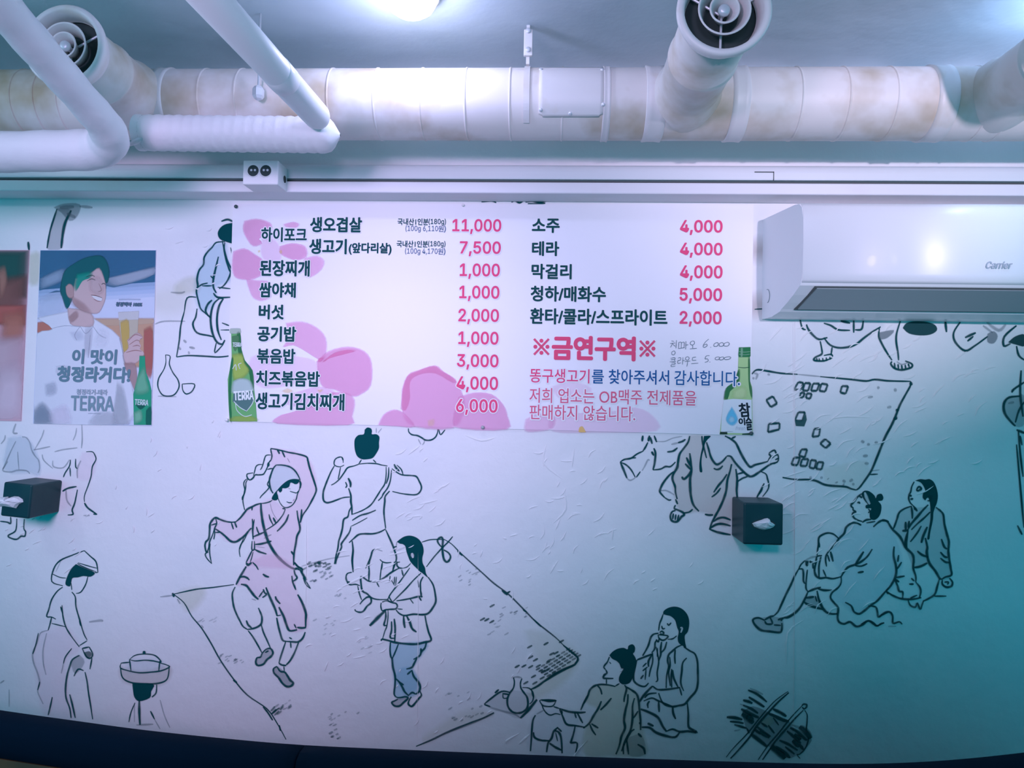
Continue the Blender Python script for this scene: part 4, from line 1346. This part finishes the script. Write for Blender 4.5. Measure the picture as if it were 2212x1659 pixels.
P = Paint(.2378+.0012); P.text('Carrier', (2131, 565, 2186, 580), (.42, .47, .52), bold=.5, shear=.28); o = P.put('logo_lettering', M['ink'], t); o['label'] = 'small grey slanted maker lettering'
bm = bmesh.new(); c = W(1653, 640, .03)
pts = [Vector((xl(.035+.014*math.cos(a))-.0012, -(.035+.014*math.cos(a)), c.z + .022*math.sin(a))) for a in [math.radians(k) for k in range(-80, 110, 10)]]
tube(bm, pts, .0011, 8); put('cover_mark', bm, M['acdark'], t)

# ------------------------------------------------------------------ tissue boxes on the wall
def tissue_box(cx, cz, wd, dp, ht, roll, label, tis):
    t = empty('tissue_box', (cx, 0, cz), label, 'tissue box', 'dark tissue boxes on the wall')
    t.matrix_world = Matrix.Translation((cx, 0, cz)) @ Matrix.Rotation(roll, 4, 'Y')
    def loc(bm, name, m, parent, sm=False):
        o = put(name, bm, m, None, sm); o.parent = parent; return o
    bm = bmesh.new(); box(bm, -wd/2, wd/2, -dp, 0, -ht/2, ht/2, .006, 3); b = loc(bm, 'box_body', M['box'], t)
    ox, oz, rx, rz = tis['c'][0], tis['c'][1], tis['r'][0], tis['r'][1]
    bm = bmesh.new(); vs = [bm.verts.new((ox + rx*1.02*math.cos(a), -dp-.0008, oz + rz*.9*math.sin(a))) for a in [k*2*PI/28 for k in range(28)]]; bm.faces.new(vs[::-1]); loc(bm, 'slot', M['dark'], t)
    bm = bmesh.new(); out = tis['o']; rings = []
    for k, (s, dpt_) in enumerate(((1, .001), (.86, .012), (.62, .020), (.36, .027), (.14, .031))):
        row = []
        for i, (x, z) in enumerate(out):
            n_ = noise.noise(Vector((x*60, z*60, k*1.3+cx)))*.005
            row.append(bm.verts.new((tis['a'][0] + (x-tis['a'][0])*s, -dp - dpt_ - n_, tis['a'][1] + (z-tis['a'][1])*s)))
        rings.append(row)
    N = len(out)
    for a, b2 in zip(rings, rings[1:]):
        for i in range(N): bm.faces.new((a[i], a[(i+1) % N], b2[(i+1) % N], b2[i]))
    bm.faces.new(rings[-1]); bmesh.ops.recalc_face_normals(bm, faces=bm.faces); loc(bm, 'tissue', M['tissue'], t)
    return t
c = W(1649, 1132, .15); k = 2.35/FPX
def rel(pts, cx, cy): return [((x-cx)*k, -(y-cy)*k) for x, y in pts]
tissue_box(c.x, c.z, .122, .15, .130, 0, 'dark box with a small tissue tuft on the wall right of centre', dict(c=(0, -.001), r=(.036, .017),
    o=rel([(1625, 1131), (1634, 1127), (1644, 1123), (1651, 1120), (1657, 1119), (1661, 1121), (1663, 1127), (1668, 1129), (1673, 1133), (1670, 1138), (1662, 1142), (1650, 1145), (1640, 1142), (1630, 1138)], 1649, 1132), a=(.008, .010)))
c = W(35, 1081, .15)
tissue_box(c.x, c.z, .098, .15, .112, math.radians(4.5), 'dark box with a big folded tissue on the wall at the left edge', dict(c=(-.02, -.006), r=(.030, .016),
    o=rel([(-22, 1082), (-8, 1079), (8, 1076), (16, 1074), (20, 1080), (30, 1072), (40, 1072), (50, 1077), (52, 1083), (44, 1088), (38, 1098), (10, 1097), (-10, 1100), (-24, 1094)], 35, 1081), a=(-.02, 0)))

# ------------------------------------------------------------------ menu banner
def sheet(name, corners, m, parent, d0=.0006, d1=.0045):
    bm = bmesh.new(); f = [bm.verts.new(W(x, y, d1)) for x, y in corners]; b = [bm.verts.new(Vector((v.co.x, -d0, v.co.z))) for v in f]
    bm.faces.new(f); bm.faces.new(b[::-1])
    for k in range(4): bm.faces.new((f[k], b[k], b[(k+1) % 4], f[(k+1) % 4]))
    bmesh.ops.recalc_face_normals(bm, faces=bm.faces); return put(name, bm, m, parent)
bc = W(1060, 690, 0)
ban = empty('menu_sign', (bc.x, 0, bc.z), 'large white price banner with dark and red lettering and pink blossoms', 'banner')
sheet('banner_sheet', [(503, 440), (1628, 442), (1621, 941), (490, 910)], M['vinyl'], ban)
v4 = (480, 420, 3.13); v5 = (1060, 420, 3.13)
BP = (.92, .40, .66); BD = (.90, .26, .50)
P = Paint(.0052, v4)
def bl(t, a, col=BP, f=10, view=v4):
    P.view = view; P.fill(nums(t), col, a, feather=f)
bl('150 180 230 165 320 190 330 240 250 300 270 330 210 350 160 290 140 230', .62)
bl('415 200 480 185 520 200 500 225 430 220', .5)
bl('75 385 150 365 215 400 280 450 290 520 220 570 130 575 80 550 66 480', .62)
bl('390 350 470 330 560 350 570 420 500 445 420 420 390 390', .6)
bl('560 430 640 415 690 450 670 510 600 560 560 545 540 480', .45)
bl('160 570 230 580 320 590 310 640 330 690 270 720 210 700 180 640', .5)
bl('270 300 360 310 400 400 380 470 300 460 260 390', .22)
bl('240 380 255 375 255 390 243 392', .4, (.95, .7, .3), 5); bl('385 385 400 375 405 395 392 400', .4, (.95, .7, .3), 5)
bl('430 870 540 860 640 900 700 970 705 1060 690 1120 640 1110 560 1060 480 1020 410 1030 470 950 440 900', .5)
bl('195 1100 330 1050 480 1090 620 1120 660 1200 560 1260 420 1300 280 1310 200 1260 170 1180', .2)
bl('640 1130 720 1060 850 1030 960 1060 1010 1140 1005 1290 940 1350 880 1365 760 1320 680 1300 650 1230', .62)
bl('690 1120 760 1070 850 1050 900 1060 830 1080 720 1110 680 1135', .5, BD, 12)
bl('650 1110 690 1100 670 1130 645 1130', .5, BD, 12)
bl('440 1480 560 1440 700 1350 830 1340 895 1390 880 1500 850 1560 370 1550 380 1500', .55)
bl('460 1350 640 1300 760 1330 740 1420 560 1440 440 1420', .3)
bl('400 1330 440 1310 480 1330 440 1345', .4, (.95, .72, .35), 8); bl('640 1320 680 1320 660 1340', .4, (.95, .72, .35), 8)
bl('1215 1320 1250 1230 1330 1190 1430 1160 1480 1190 1560 1240 1610 1310 1640 1440 1560 1580 1300 1570 1220 1480', .6)
bl('1205 1450 1225 1300 1260 1215 1320 1190 1440 1155 1500 1200 1580 1250 1560 1275 1440 1210 1330 1220 1270 1270 1270 1380 1240 1460', .35, BD, 6)
bl('1055 1560 1090 1490 1160 1455 1230 1480 1300 1570 1180 1568', .62)
bl('1600 1370 1700 1340 1820 1350 1900 1420 1930 1500 1925 1590 1620 1585 1560 1530', .58)
bl('1390 1530 1430 1520 1430 1560 1395 1565', .3, (.95, .75, .4), 12)
bl('235 1520 330 1480 430 1500 420 1580 320 1605 230 1600', .35, view=v5)
bl('400 1510 560 1480 800 1470 980 1440 1100 1500 1120 1600 700 1612 420 1605', .22, view=v5)
bl('400 1300 560 1270 680 1310 640 1400 480 1390', .18, view=v5)
bl('600 1575 620 1568 640 1600 640 1608 596 1606', .8, (.95, .62, .2), 4, v5)
o = P.put('printed_blossom', M['ink'], ban); o['label'] = 'pink printed blossoms'
# printed beer bottle at the left edge
G1, G2, G3, G4 = (.03, .22, .08), (.16, .46, .16), (.42, .60, .12), (.02, .11, .06)
P = Paint(.0056, v4)
def pf(t, col, a=1, f=3, sm=True): P.fill(nums(t), col, a, feather=f, smooth=sm)
pf('60 925 122 925 128 1040 152 1120 205 1190 212 1290 226 1400 236 1535 50 1533 42 1400 37 1250 50 1190 64 1100', G2, 1, 4, False)
pf('52 915 60 906 118 906 124 916 122 938 56 940', (.45, .55, .45))
pf('100 940 122 940 128 1040 152 1120 205 1190 215 1300 200 1300 180 1200 130 1130 105 1050', G1, .8, 10)
pf('68 1085 132 1080 150 1140 180 1190 140 1240 80 1250 70 1160', G3, .85, 16)
pf('50 1200 64 1110 76 1120 66 1220 60 1400 66 1520 52 1520 42 1330', G1, .9, 10)
pf('66 960 110 955 112 1000 90 1060 70 1020', (.10, .28, .12), .8, 6)
pf('75 1265 120 1245 180 1255 205 1300 200 1330 80 1345 66 1310', (.55, .70, .66), .85, 14)
pf('76 1345 210 1330 215 1395 160 1470 70 1400', (.10, .22, .20), .95, 3, False)
pf('80 1500 200 1500 232 1532 56 1532', G3, .6, 18)
for q in ('78 1400 120 1440 165 1465', '165 1465 200 1420 214 1385', '90 1410 100 1460 150 1500 200 1490', '76 1345 140 1330 208 1322', '70 1180 90 1150 95 1190', '120 1180 110 1150 130 1140'):
    P.stroke(nums(q), 1.7, (.75, .85, .80), .9, taper=.2)
P.text('TERRA', (80, 1330, 212, 1388), (.85, .92, .90), bold=.7, rot=.07, up=6e-4)
P.text('TERRA', (72, 1002, 134, 1030), (.75, .85, .80), bold=.3, up=6e-4)
o = P.put('printed_beer_bottle', M['ink'], ban); o['label'] = 'printed green beer bottle at the left edge'
# printed spirit bottle at the right edge
P = Paint(.0056, v5)
pf('1675 1100 1752 1098 1755 1190 1752 1260 1766 1300 1768 1450 1772 1626 1548 1622 1562 1500 1580 1380 1600 1300 1660 1260 1672 1180', (.45, .68, .30), 1, 4, False)
pf('1678 1034 1757 1032 1757 1092 1752 1100 1676 1100 1674 1080', G1, 1, 3, False)
pf('1690 1040 1705 1040 1703 1095 1690 1095', (.25, .5, .3), .8, 5)
P.stroke(nums('1678 1062 1718 1066 1756 1062'), 1.4, (.3, .55, .35), .9); P.stroke(nums('1676 1080 1718 1084 1756 1080'), 1.2, (.3, .55, .35), .9)
P.stroke(nums('1674 1168 1712 1172 1752 1168'), 1.4, (.03, .15, .08), .9, taper=.2)
pf('1575 1380 1590 1310 1650 1262 1672 1190 1684 1200 1676 1280 1620 1330 1600 1390', G1, .85, 12)
pf('1740 1110 1753 1110 1754 1260 1768 1320 1768 1380 1752 1340 1742 1250', G1, .7, 8)
pf('1640 1330 1700 1300 1730 1320 1720 1375 1640 1380', (.66, .84, .42), .8, 20)
pf('1574 1390 1640 1382 1764 1388 1768 1616 1556 1612 1562 1500', (.80, .86, .88), 1, 4, False)
pf('1630 1440 1660 1490 1668 1530 1640 1560 1608 1550 1592 1520 1605 1480', (.15, .62, .85), .9, 12)
pf('1625 1500 1645 1510 1645 1535 1620 1540 1608 1525', (.5, .82, .92), .8, 10)
pf('1552 1605 1600 1606 1600 1622 1548 1622', (.02, .06, .04), .9, 3, False); pf('1700 1618 1772 1610 1772 1627 1700 1626', (.02, .10, .06), .9, 3, False)
INKD = (.01, .03, .04)
P.text('참', (1680, 1412, 1752, 1502), INKD, bold=1.0, rot=.12, up=6e-4); P.text('이', (1678, 1512, 1718, 1560), INKD, bold=.8, rot=.1, up=6e-4); P.text('슬', (1726, 1500, 1764, 1592), INKD, bold=.9, rot=.1, up=6e-4)
P.text('fresh', (1655, 1568, 1722, 1592), (.45, .52, .60), shear=.3, up=6e-4)
P.stroke(nums('1585 1602 1640 1604'), .8, (.2, .3, .3), .8)
o = P.put('printed_spirit_bottle', M['ink'], ban); o['label'] = 'printed pale green spirit bottle at the right edge'
WH = (.88, .87, .90); DK = (.004, .075, .075); RD = (.86, .085, .22); BLU = (.012, .12, .32); SAL = (.78, .14, .24); GB = (.10, .17, .25)
P = Paint(.0062)
for t, bb, bd in (('하이포크', (565, 492, 662, 522), .9), ('생오겹살', (671, 470, 781, 501), 1.2), ('생고기', (669, 517, 748, 548), 1.2), ('(앞다리살)', (754, 525, 845, 550), .8),
                  ('된장찌개', (562, 563, 668, 596), 1.2), ('쌈야채', (561, 611, 638, 642), 1.2), ('버섯', (560, 659, 612, 689), 1.2), ('공기밥', (557, 706, 639, 737), 1.2), ('볶음밥', (556, 754, 637, 785), 1.1),
                  ('치즈볶음밥', (554, 802, 690, 834), 1.1), ('생고기김치찌개', (553, 850, 743, 885), 1.1), ('국내산1인분', (859, 472, 925, 486), .3), ('국내산1인분', (857, 520, 924, 534), .3), ('(180g)', (926, 472.5, 963, 487), .2), ('(180g)', (925, 520.5, 962, 535), .2),
                  ('소주', (1150, 473, 1208, 502), 1.0), ('테라', (1150, 522, 1207, 552), 1.0), ('막걸리', (1149, 571, 1234, 602), 1.0), ('청하/매화수', (1147, 619, 1308, 651), 1.0), ('환타/콜라/스프라이트', (1146, 668, 1441, 701), 1.0)):
    P.text(t, bb, DK, bold=bd, halo=WH if bb[0] < 700 else None)
for t, y, x in (('(100g 6,110', 487, 876), ('(100g 4,170', 536, 875)):
    P.text(t, (x, y, x+70, y+15), GB, bold=.1); P.text('원', (x+71, y+.5, x+82, y+13.5), GB, bold=.15); P.text(')', (x+83, y, x+87, y+15), GB, bold=.1)
o = P.put('item_lettering', M['ink'], ban); o['label'] = 'dark green item names'
P = Paint(.0062)
for t, bb in (('11,000', (978, 474, 1082, 505)), ('7,500', (994, 522, 1081, 553)), ('1,000', (994, 570, 1079, 602)), ('1,000', (993, 618, 1078, 650)), ('2,000', (991, 668, 1077, 700)), ('1,000', (991, 717, 1076, 749)),
              ('3,000', (988, 766, 1076, 798)), ('4,000', (987, 814, 1075, 847)), ('6,000', (986, 863, 1074, 896)),
              ('4,000', (1470, 476, 1560, 507)), ('4,000', (1470, 525, 1560, 556)), ('4,000', (1470, 574, 1560, 606)), ('5,000', (1469, 623, 1559, 655)), ('2,000', (1469, 673, 1558, 705))):
    P.text(t, bb, RD, bold=.95, halo=WH if bb[0] < 1100 else None)
o = P.put('price_lettering', M['ink'], ban); o['label'] = 'red prices'
P = Paint(.0062)
P.text('금연구역', (1194, 728, 1371, 777), (.86, .09, .20), bold=2.3)
for cx, cy in ((1169.5, 749), (1398.5, 753)):           # reference marks: a saltire with four dots
    for s in (-1, 1): P.stroke([(cx-16*s, cy-17), (cx, cy), (cx+16*s, cy+17)], 4.2, (.86, .09, .20), 1, taper=0, wob=0)
    for dx, dy in ((0, -13), (0, 13), (-13, 0), (13, 0)): P.fill([(cx+dx+4.2*math.cos(a), cy+dy+4.2*math.sin(a)) for a in [q*PI/5 for q in range(10)]], (.86, .09, .20), 1, feather=.8)
P.text('똥구생고기', (1145, 797, 1273, 827), RD, bold=.35, halo=WH)
P.text('를', (1279, 799, 1304, 828), BLU, bold=.35); P.text('찾아주셔서', (1315, 799, 1445, 830), BLU, bold=.35); P.text('감사합니다.', (1457, 801, 1598, 833), BLU, bold=.35, halo=WH)
P.text('저희 업소는 OB맥주 전제품을', (1144, 841, 1504, 873), SAL, bold=.2, halo=WH); P.text('판매하지 않습니다.', (1144, 876, 1372, 908), SAL, bold=.2, halo=WH)
o = P.put('notice_lettering', M['ink'], ban); o['label'] = 'red, blue and salmon notices'
P = Paint(.0066, v5)
for q in ('1222 990 1240 994', '1212 1008 1248 1004', '1232 1005 1215 1034', '1232 1012 1248 1028', '1256 985 1252 1040', '1225 1065 1240 1058 1248 1070 1238 1084 1224 1080 1225 1065',
          '1272 1000 1270 1042', '1270 1002 1288 1000 1288 1038', '1290 1003 1308 1000 1306 1036', '1268 1042 1312 1036', '1320 992 1318 1048', '1320 1018 1336 1016',
          '1366 990 1352 998 1350 1012 1364 1018 1378 1008 1376 994 1366 990', '1366 1020 1366 1040', '1346 1044 1394 1040',
          '1474 978 1450 1000 1436 1025 1446 1034 1464 1022 1458 1012 1440 1020', '1486 1032 1490 1034',
          '1532 1000 1512 1010 1510 1026 1530 1026 1540 1010 1532 1000', '1566 1000 1548 1008 1546 1024 1566 1026 1576 1012 1566 1000', '1602 998 1580 1008 1578 1024 1604 1024 1614 1008 1602 998'):
    P.stroke(nums(q), 1.25, (.10, .17, .20), .9, taper=.3)
o = P.put('handwriting', M['ink'], ban); o['label'] = 'upper line written by pen'
P = Paint(.0066, v5)
for q in ('1216 1108 1246 1104 1242 1126', '1218 1118 1244 1114', '1210 1132 1252 1128', '1222 1140 1246 1138 1244 1148 1222 1152 1222 1164 1248 1160',
          '1266 1106 1284 1104 1282 1120 1266 1124 1266 1142 1286 1138', '1300 1100 1296 1150', '1298 1124 1312 1122',
          '1332 1096 1318 1104 1320 1118 1334 1120 1342 1106 1332 1096', '1312 1130 1350 1126', '1332 1130 1326 1164',
          '1366 1102 1388 1100', '1366 1102 1364 1122 1390 1120', '1356 1144 1404 1140',
          '1480 1090 1458 1092 1450 1112 1466 1112 1470 1126 1448 1136', '1480 1132 1484 1134',
          '1536 1098 1520 1104 1520 1116 1540 1116 1548 1102 1536 1098', '1566 1098 1548 1106 1550 1118 1570 1116 1576 1102 1566 1098', '1610 1096 1582 1104 1584 1116 1612 1114 1624 1102 1610 1096'):
    P.stroke(nums(q), 1.25, (.10, .17, .20), .9, taper=.3)
o = P.put('handwriting', M['ink'], ban); o['label'] = 'lower line written by pen'

# pins
def pin(px, py, r, m, label):
    c = W(px, py, .004); bm = bmesh.new()
    lathe(bm, Vector((c.x, -.0002, c.z)), Vector((0, -1, 0)), [(0, r*.5), (.0085, r*.5), (.0085, r), (.011, r), (.0135, r*.7), (.0145, r*.25), (.0145, 0)], 20)
    tag(put('thumbtack', bm, m, None, True), label, 'thumbtack', 'tacks holding the banner')
pin(511, 447, .0062, M['pind'], 'dark tack in the upper left corner of the banner')
pin(491, 907, .0062, M['pinw'], 'white tack at the lower left corner of the banner')
pin(1043, 923, .0062, M['ping'], 'grey tack in the middle of the banner lower edge')
pin(1001, 444, .0048, M['pinw'], 'pale tack in the middle of the banner upper edge')
pin(1622, 936, .0066, M['pind'], 'dark tack in the lower right corner of the banner')

# ------------------------------------------------------------------ posters
vR = (60, 530, 4.146)
pc = W(205, 730, 0)
po = empty('beer_poster', (pc.x, 0, pc.z), 'glossy poster of a smiling person in white shirt holding a beer glass', 'poster', 'glossy posters left of the banner')
sheet('poster_sheet', [(87, 540), (337, 540), (327, 920), (71, 915)], M['poster'], po, .0006, .003)
def base_col(o, col):
    a = o.data.attributes.new('Col', 'FLOAT_COLOR', 'POINT')
    for d in a.data: d.color = (*col, 1)
base_col(po.children[0], (.70, .72, .86))
def pclip(x, y):
    y = min(max(y, 541), 918); t_ = (y-540)/377
    return min(max(x, 87.5-15.5*t_), 336.5-9.5*t_), min(y, 915.5 + 4.5*(x-72)/255)
P = Paint(.0034, vR, pclip)
SK1, SK2, SK3 = (.68, .47, .46), (.52, .31, .30), (.76, .56, .56)
for k in range(14):                                       # printed sky, deep blue at its upper edge
    y = 60 + 34*k; P.fill([(60, 10), (1200, 8), (1200, y - 40), (620, y - 10), (60, y + 30)], (.16, .48, .80), .10, feather=6, smooth=False)
pf('700 300 1140 200 1140 260 800 360', (.76, .82, .92), .5, 60); pf('120 300 300 220 320 300 130 380', (.55, .68, .84), .5, 50)
pf('112 480 300 440 320 640 90 640', (.66, .74, .88), .6, 60)
pf('575 655 1128 655 1118 980 1110 1100 850 1080 800 830 640 760', (.68, .38, .24), .9, 24, False)
pf('600 665 1120 660 1120 700 620 720', (.75, .52, .36), .7, 20)
pf('1040 760 1120 760 1112 1150 1060 1150 1040 980', (.55, .14, .12), .8, 24)
pf('80 690 190 685 225 740 160 785 78 780', (.62, .20, .14), .9, 16)
pf('80 650 360 590 480 560 600 660 820 820 870 1080 930 1240 900 1600 60 1590 70 1000 80 790 220 750', (.78, .78, .84), 1, 14)
pf('355 560 560 600 585 720 470 725 380 700', SK1, 1, 12); pf('370 640 430 590 450 640 390 690', SK2, .7, 20)
pf('300 330 330 230 420 160 520 110 640 90 700 130 730 230 720 320 690 330 640 210 560 260 480 290 440 380 400 480 350 570 310 470 292 400', (.02, .11, .12), 1, 8)
pf('430 300 560 250 640 205 690 320 700 420 690 500 640 600 570 610 480 580 410 520 400 440', SK1, 1, 10)
pf('400 460 500 520 560 600 480 585 400 530', SK2, .5, 60); pf('440 260 560 240 560 290 490 320 440 400 420 360', (.02, .34, .24), .85, 24)
pf('340 370 370 345 405 370 410 460 370 470 345 430', SK2, 1, 8)
pf('560 300 640 290 680 380 640 440 560 400', SK3, .7, 30)
pf('570 450 640 455 665 470 655 500 600 480', (.80, .74, .76), 1, 4); P.stroke(nums('565 445 610 450 665 470'), 1.6, (.25, .10, .10), .9); P.stroke(nums('590 480 625 500 655 500'), 1.2, (.4, .16, .16), .8)
P.stroke(nums('530 320 570 300 605 312'), 1.6, (.12, .10, .10), .8); P.stroke(nums('660 350 680 340 695 352'), 1.6, (.12, .10, .10), .8); P.stroke(nums('635 340 660 400 630 415'), 1.2, (.36, .20, .18), .7)
P.stroke(nums('520 285 570 268 600 280'), 2, (.05, .08, .08), .6)
pf('640 745 700 760 720 830 690 900 600 880', (.86, .86, .92), .4, 60); pf('515 740 580 735 560 960 520 980 505 900', (.58, .56, .62), .35, 30); pf('380 780 470 770 500 830 430 850', (.55, .58, .70), .3, 40)
pf('810 600 995 590 990 660 985 790 975 960 890 1000 850 930 825 760', (.62, .52, .40), .95, 8, False)
pf('810 600 995 590 990 665 815 670', (.72, .68, .68), .9, 6, False); pf('830 690 905 680 900 960 860 950 838 800', (.72, .48, .12), .8, 16)
pf('890 850 960 790 1000 790 1030 825 1005 840 1000 870 1015 900 1005 930 1040 960 1030 1000 960 1060 880 1060 850 980 900 920', SK1, 1, 8)
for q in ('900 855 960 800 1020 815', '910 890 970 850 1005 860', '880 960 960 940 1020 950', '940 905 980 895 1005 905'): P.stroke(nums(q), 1.8, (.50, .24, .22), .7)
pf('860 1060 960 1060 980 1200 960 1300 930 1240', SK2, .8, 14)
pf('1000 990 1050 990 1052 1060 1060 1140 1090 1220 1108 1300 1105 1620 950 1612 945 1330 975 1220 995 1120', (.04, .36, .18), 1, 8, False)
pf('985 1180 1040 1100 1060 1200 1080 1300 1000 1330 960 1300', (.22, .56, .34), .8, 30); pf('955 1500 1010 1480 1020 1560 960 1590', (.28, .62, .40), .8, 24)
pf('1060 1480 1105 1450 1104 1612 1060 1610', (.02, .14, .09), .9, 14); pf('960 1420 1060 1420 1010 1470', (.02, .12, .08), .9, 6)
pf('60 1480 130 1420 200 1500 210 1592 50 1588', (.30, .34, .42), .8, 50); pf('160 1250 240 1230 250 1320 170 1340', (.56, .58, .66), .6, 40)
pf('800 1240 860 1300 900 1600 760 1600 780 1400', (.52, .54, .58), .6, 50); pf('620 1500 760 1500 780 1605 560 1600', (.62, .63, .68), .6, 40)
pf('210 1480 340 1440 370 1590 220 1590', (.88, .80, .90), .7, 50)
for q in ('470 725 520 790 585 725', '585 725 640 800 700 830', '470 725 420 800 440 850', '560 800 545 950 540 1010', '820 830 850 960 870 1080', '215 745 330 720 470 730'): P.stroke(nums(q), 1.5, (.50, .50, .58), .6)
PT = (.16, .25, .30)
P.text('이 맛이', (405, 935, 795, 1060), PT, bold=1.5, shear=.05, up=1.7e-3); P.text('청정라거다!', (272, 1090, 915, 1222), PT, bold=1.7, shear=.05, up=1.7e-3)
pf('255 1085 345 1080 330 1150 262 1150', (.78, .78, .84), .85, 20)  # glare on the first letter, painted as a pale patch
P.text('청정라거-테라', (440, 1290, 715, 1340), (.36, .42, .48), bold=.5, up=1.7e-3); P.text('TERRA', (392, 1352, 772, 1480), (.24, .33, .38), bold=1.0, up=1.7e-3)
P.text('청정맥아 100%', (793, 510, 1025, 547), (.10, .14, .20), bold=.6, shear=.15, up=1.7e-3)
P.stroke(nums('815 485 910 483 1010 484'), 3, (.50, .54, .66), .6, taper=0); P.stroke(nums('540 1505 600 1505 655 1508'), 2, (.50, .54, .60), .6, taper=0)
P.text('TERRA', (962, 1382, 1082, 1430), (.62, .74, .70), bold=.5, rot=-.05, up=1.7e-3)
o = P.put('printed_picture', M['poster'], po); o['label'] = 'printed picture of a person with beer glass and bottle'
pc = W(20, 730, 0)
p2 = empty('dark_poster', (pc.x, 0, pc.z), 'glossy red and black poster cut by the left edge', 'poster', 'glossy posters left of the banner')
sheet('poster_sheet', [(-150, 540), (63, 540), (45, 910), (-165, 905)], M['poster'], p2, .0006, .003)
base_col(p2.children[0], (.72, .42, .48))
P = Paint(.0034, clip=lambda x, y: (min(x, 62.5-17.5*(y-540)/370), min(max(y, 541), 906)))
pf('-150 541 63 541 60 640 -150 640', (.03, .07, .06), 1, 30, False); pf('-150 620 60 600 56 700 -150 690', (.26, .08, .07), .95, 40, False)
pf('-150 660 57 660 53 700 -150 700', (.55, .12, .10), .9, 26, False); pf('8 680 50 680 48 730 6 740', (.60, .20, .14), .8, 20)
pf('-150 740 52 730 48 820 -150 820', (.74, .50, .56), .8, 40, False); pf('0 800 46 800 45 905 -20 905', (.86, .66, .74), .8, 40)
pf('-4 585 10 580 14 610 2 640', (.58, .24, .18), .7, 14)
o = P.put('printed_picture', M['poster'], p2); o['label'] = 'printed picture fading from black to red and pink'

# ------------------------------------------------------------------ bench back in front of the wall
TOPZ = .82
tops = [(-420, 1476), (-200, 1500), (0, 1530), (150, 1551), (300, 1571), (480, 1590), (660, 1605), (900, 1616), (1100, 1624), (1350, 1633), (1600, 1641), (1780, 1645), (1920, 1644), (2060, 1637), (2212, 1622), (2420, 1596), (2700, 1560)]
path = [Zp(x, y, TOPZ) for x, y in spline(tops, 4)]
path = [p - Vector((0, .03, 0)) for p in path]
bt = empty('bench', (0, path[30].y, 0), 'dark navy padded bench back along the bottom edge', 'bench')
def sweep(pp, prof):
    """profile (towards viewer, z) swept along the path in plan"""
    bm = bmesh.new(); rows = []
    for i, p in enumerate(pp):
        t = (pp[min(i+1, len(pp)-1)]-pp[max(i-1, 0)]).normalized(); n = Vector((t.y, -t.x, 0)).normalized()
        rows.append([bm.verts.new(Vector((p.x, p.y, 0)) + n*a + Vector((0, 0, z))) for a, z in prof])
    K = len(prof)
    for a, b in zip(rows, rows[1:]):
        for k in range(K): bm.faces.new((a[k], a[(k+1) % K], b[(k+1) % K], b[k]))
    bm.faces.new(rows[0]); bm.faces.new(rows[-1][::-1]); bmesh.ops.recalc_face_normals(bm, faces=bm.faces); return bm
pad = [(-.045, .735), (-.05, .76), (-.05, .79), (-.04, .81), (-.02, .82), (.015, .82), (.034, .812), (.043, .795), (.045, .765), (.040, .742), (.03, .735)]
js = min(range(len(path)), key=lambda i: abs(path[i].x - Zp(655, 1606, TOPZ).x))
seam = (path[js+1]-path[js-1]).normalized()
pa = path[:js] + [path[js] - seam*.0022]; pb = [path[js] + seam*.0022] + path[js+1:]
put('back_pad', sweep(pa, pad), M['navy'], bt, True); put('back_pad', sweep(pb, pad), M['navy'], bt, True)
put('back_panel', sweep(path, [(-.02, .0), (-.02, .733), (.03, .733), (.03, .0)]), M['wood'], bt)
put('seat', sweep(path, [(-.42, .36), (-.42, .43), (-.40, .45), (-.04, .45), (-.022, .43), (-.022, .36)]), M['navy'], bt)
put('seat_base', sweep(path, [(-.38, .0), (-.38, .358), (-.022, .358), (-.022, .0)]), M['wood'], bt)
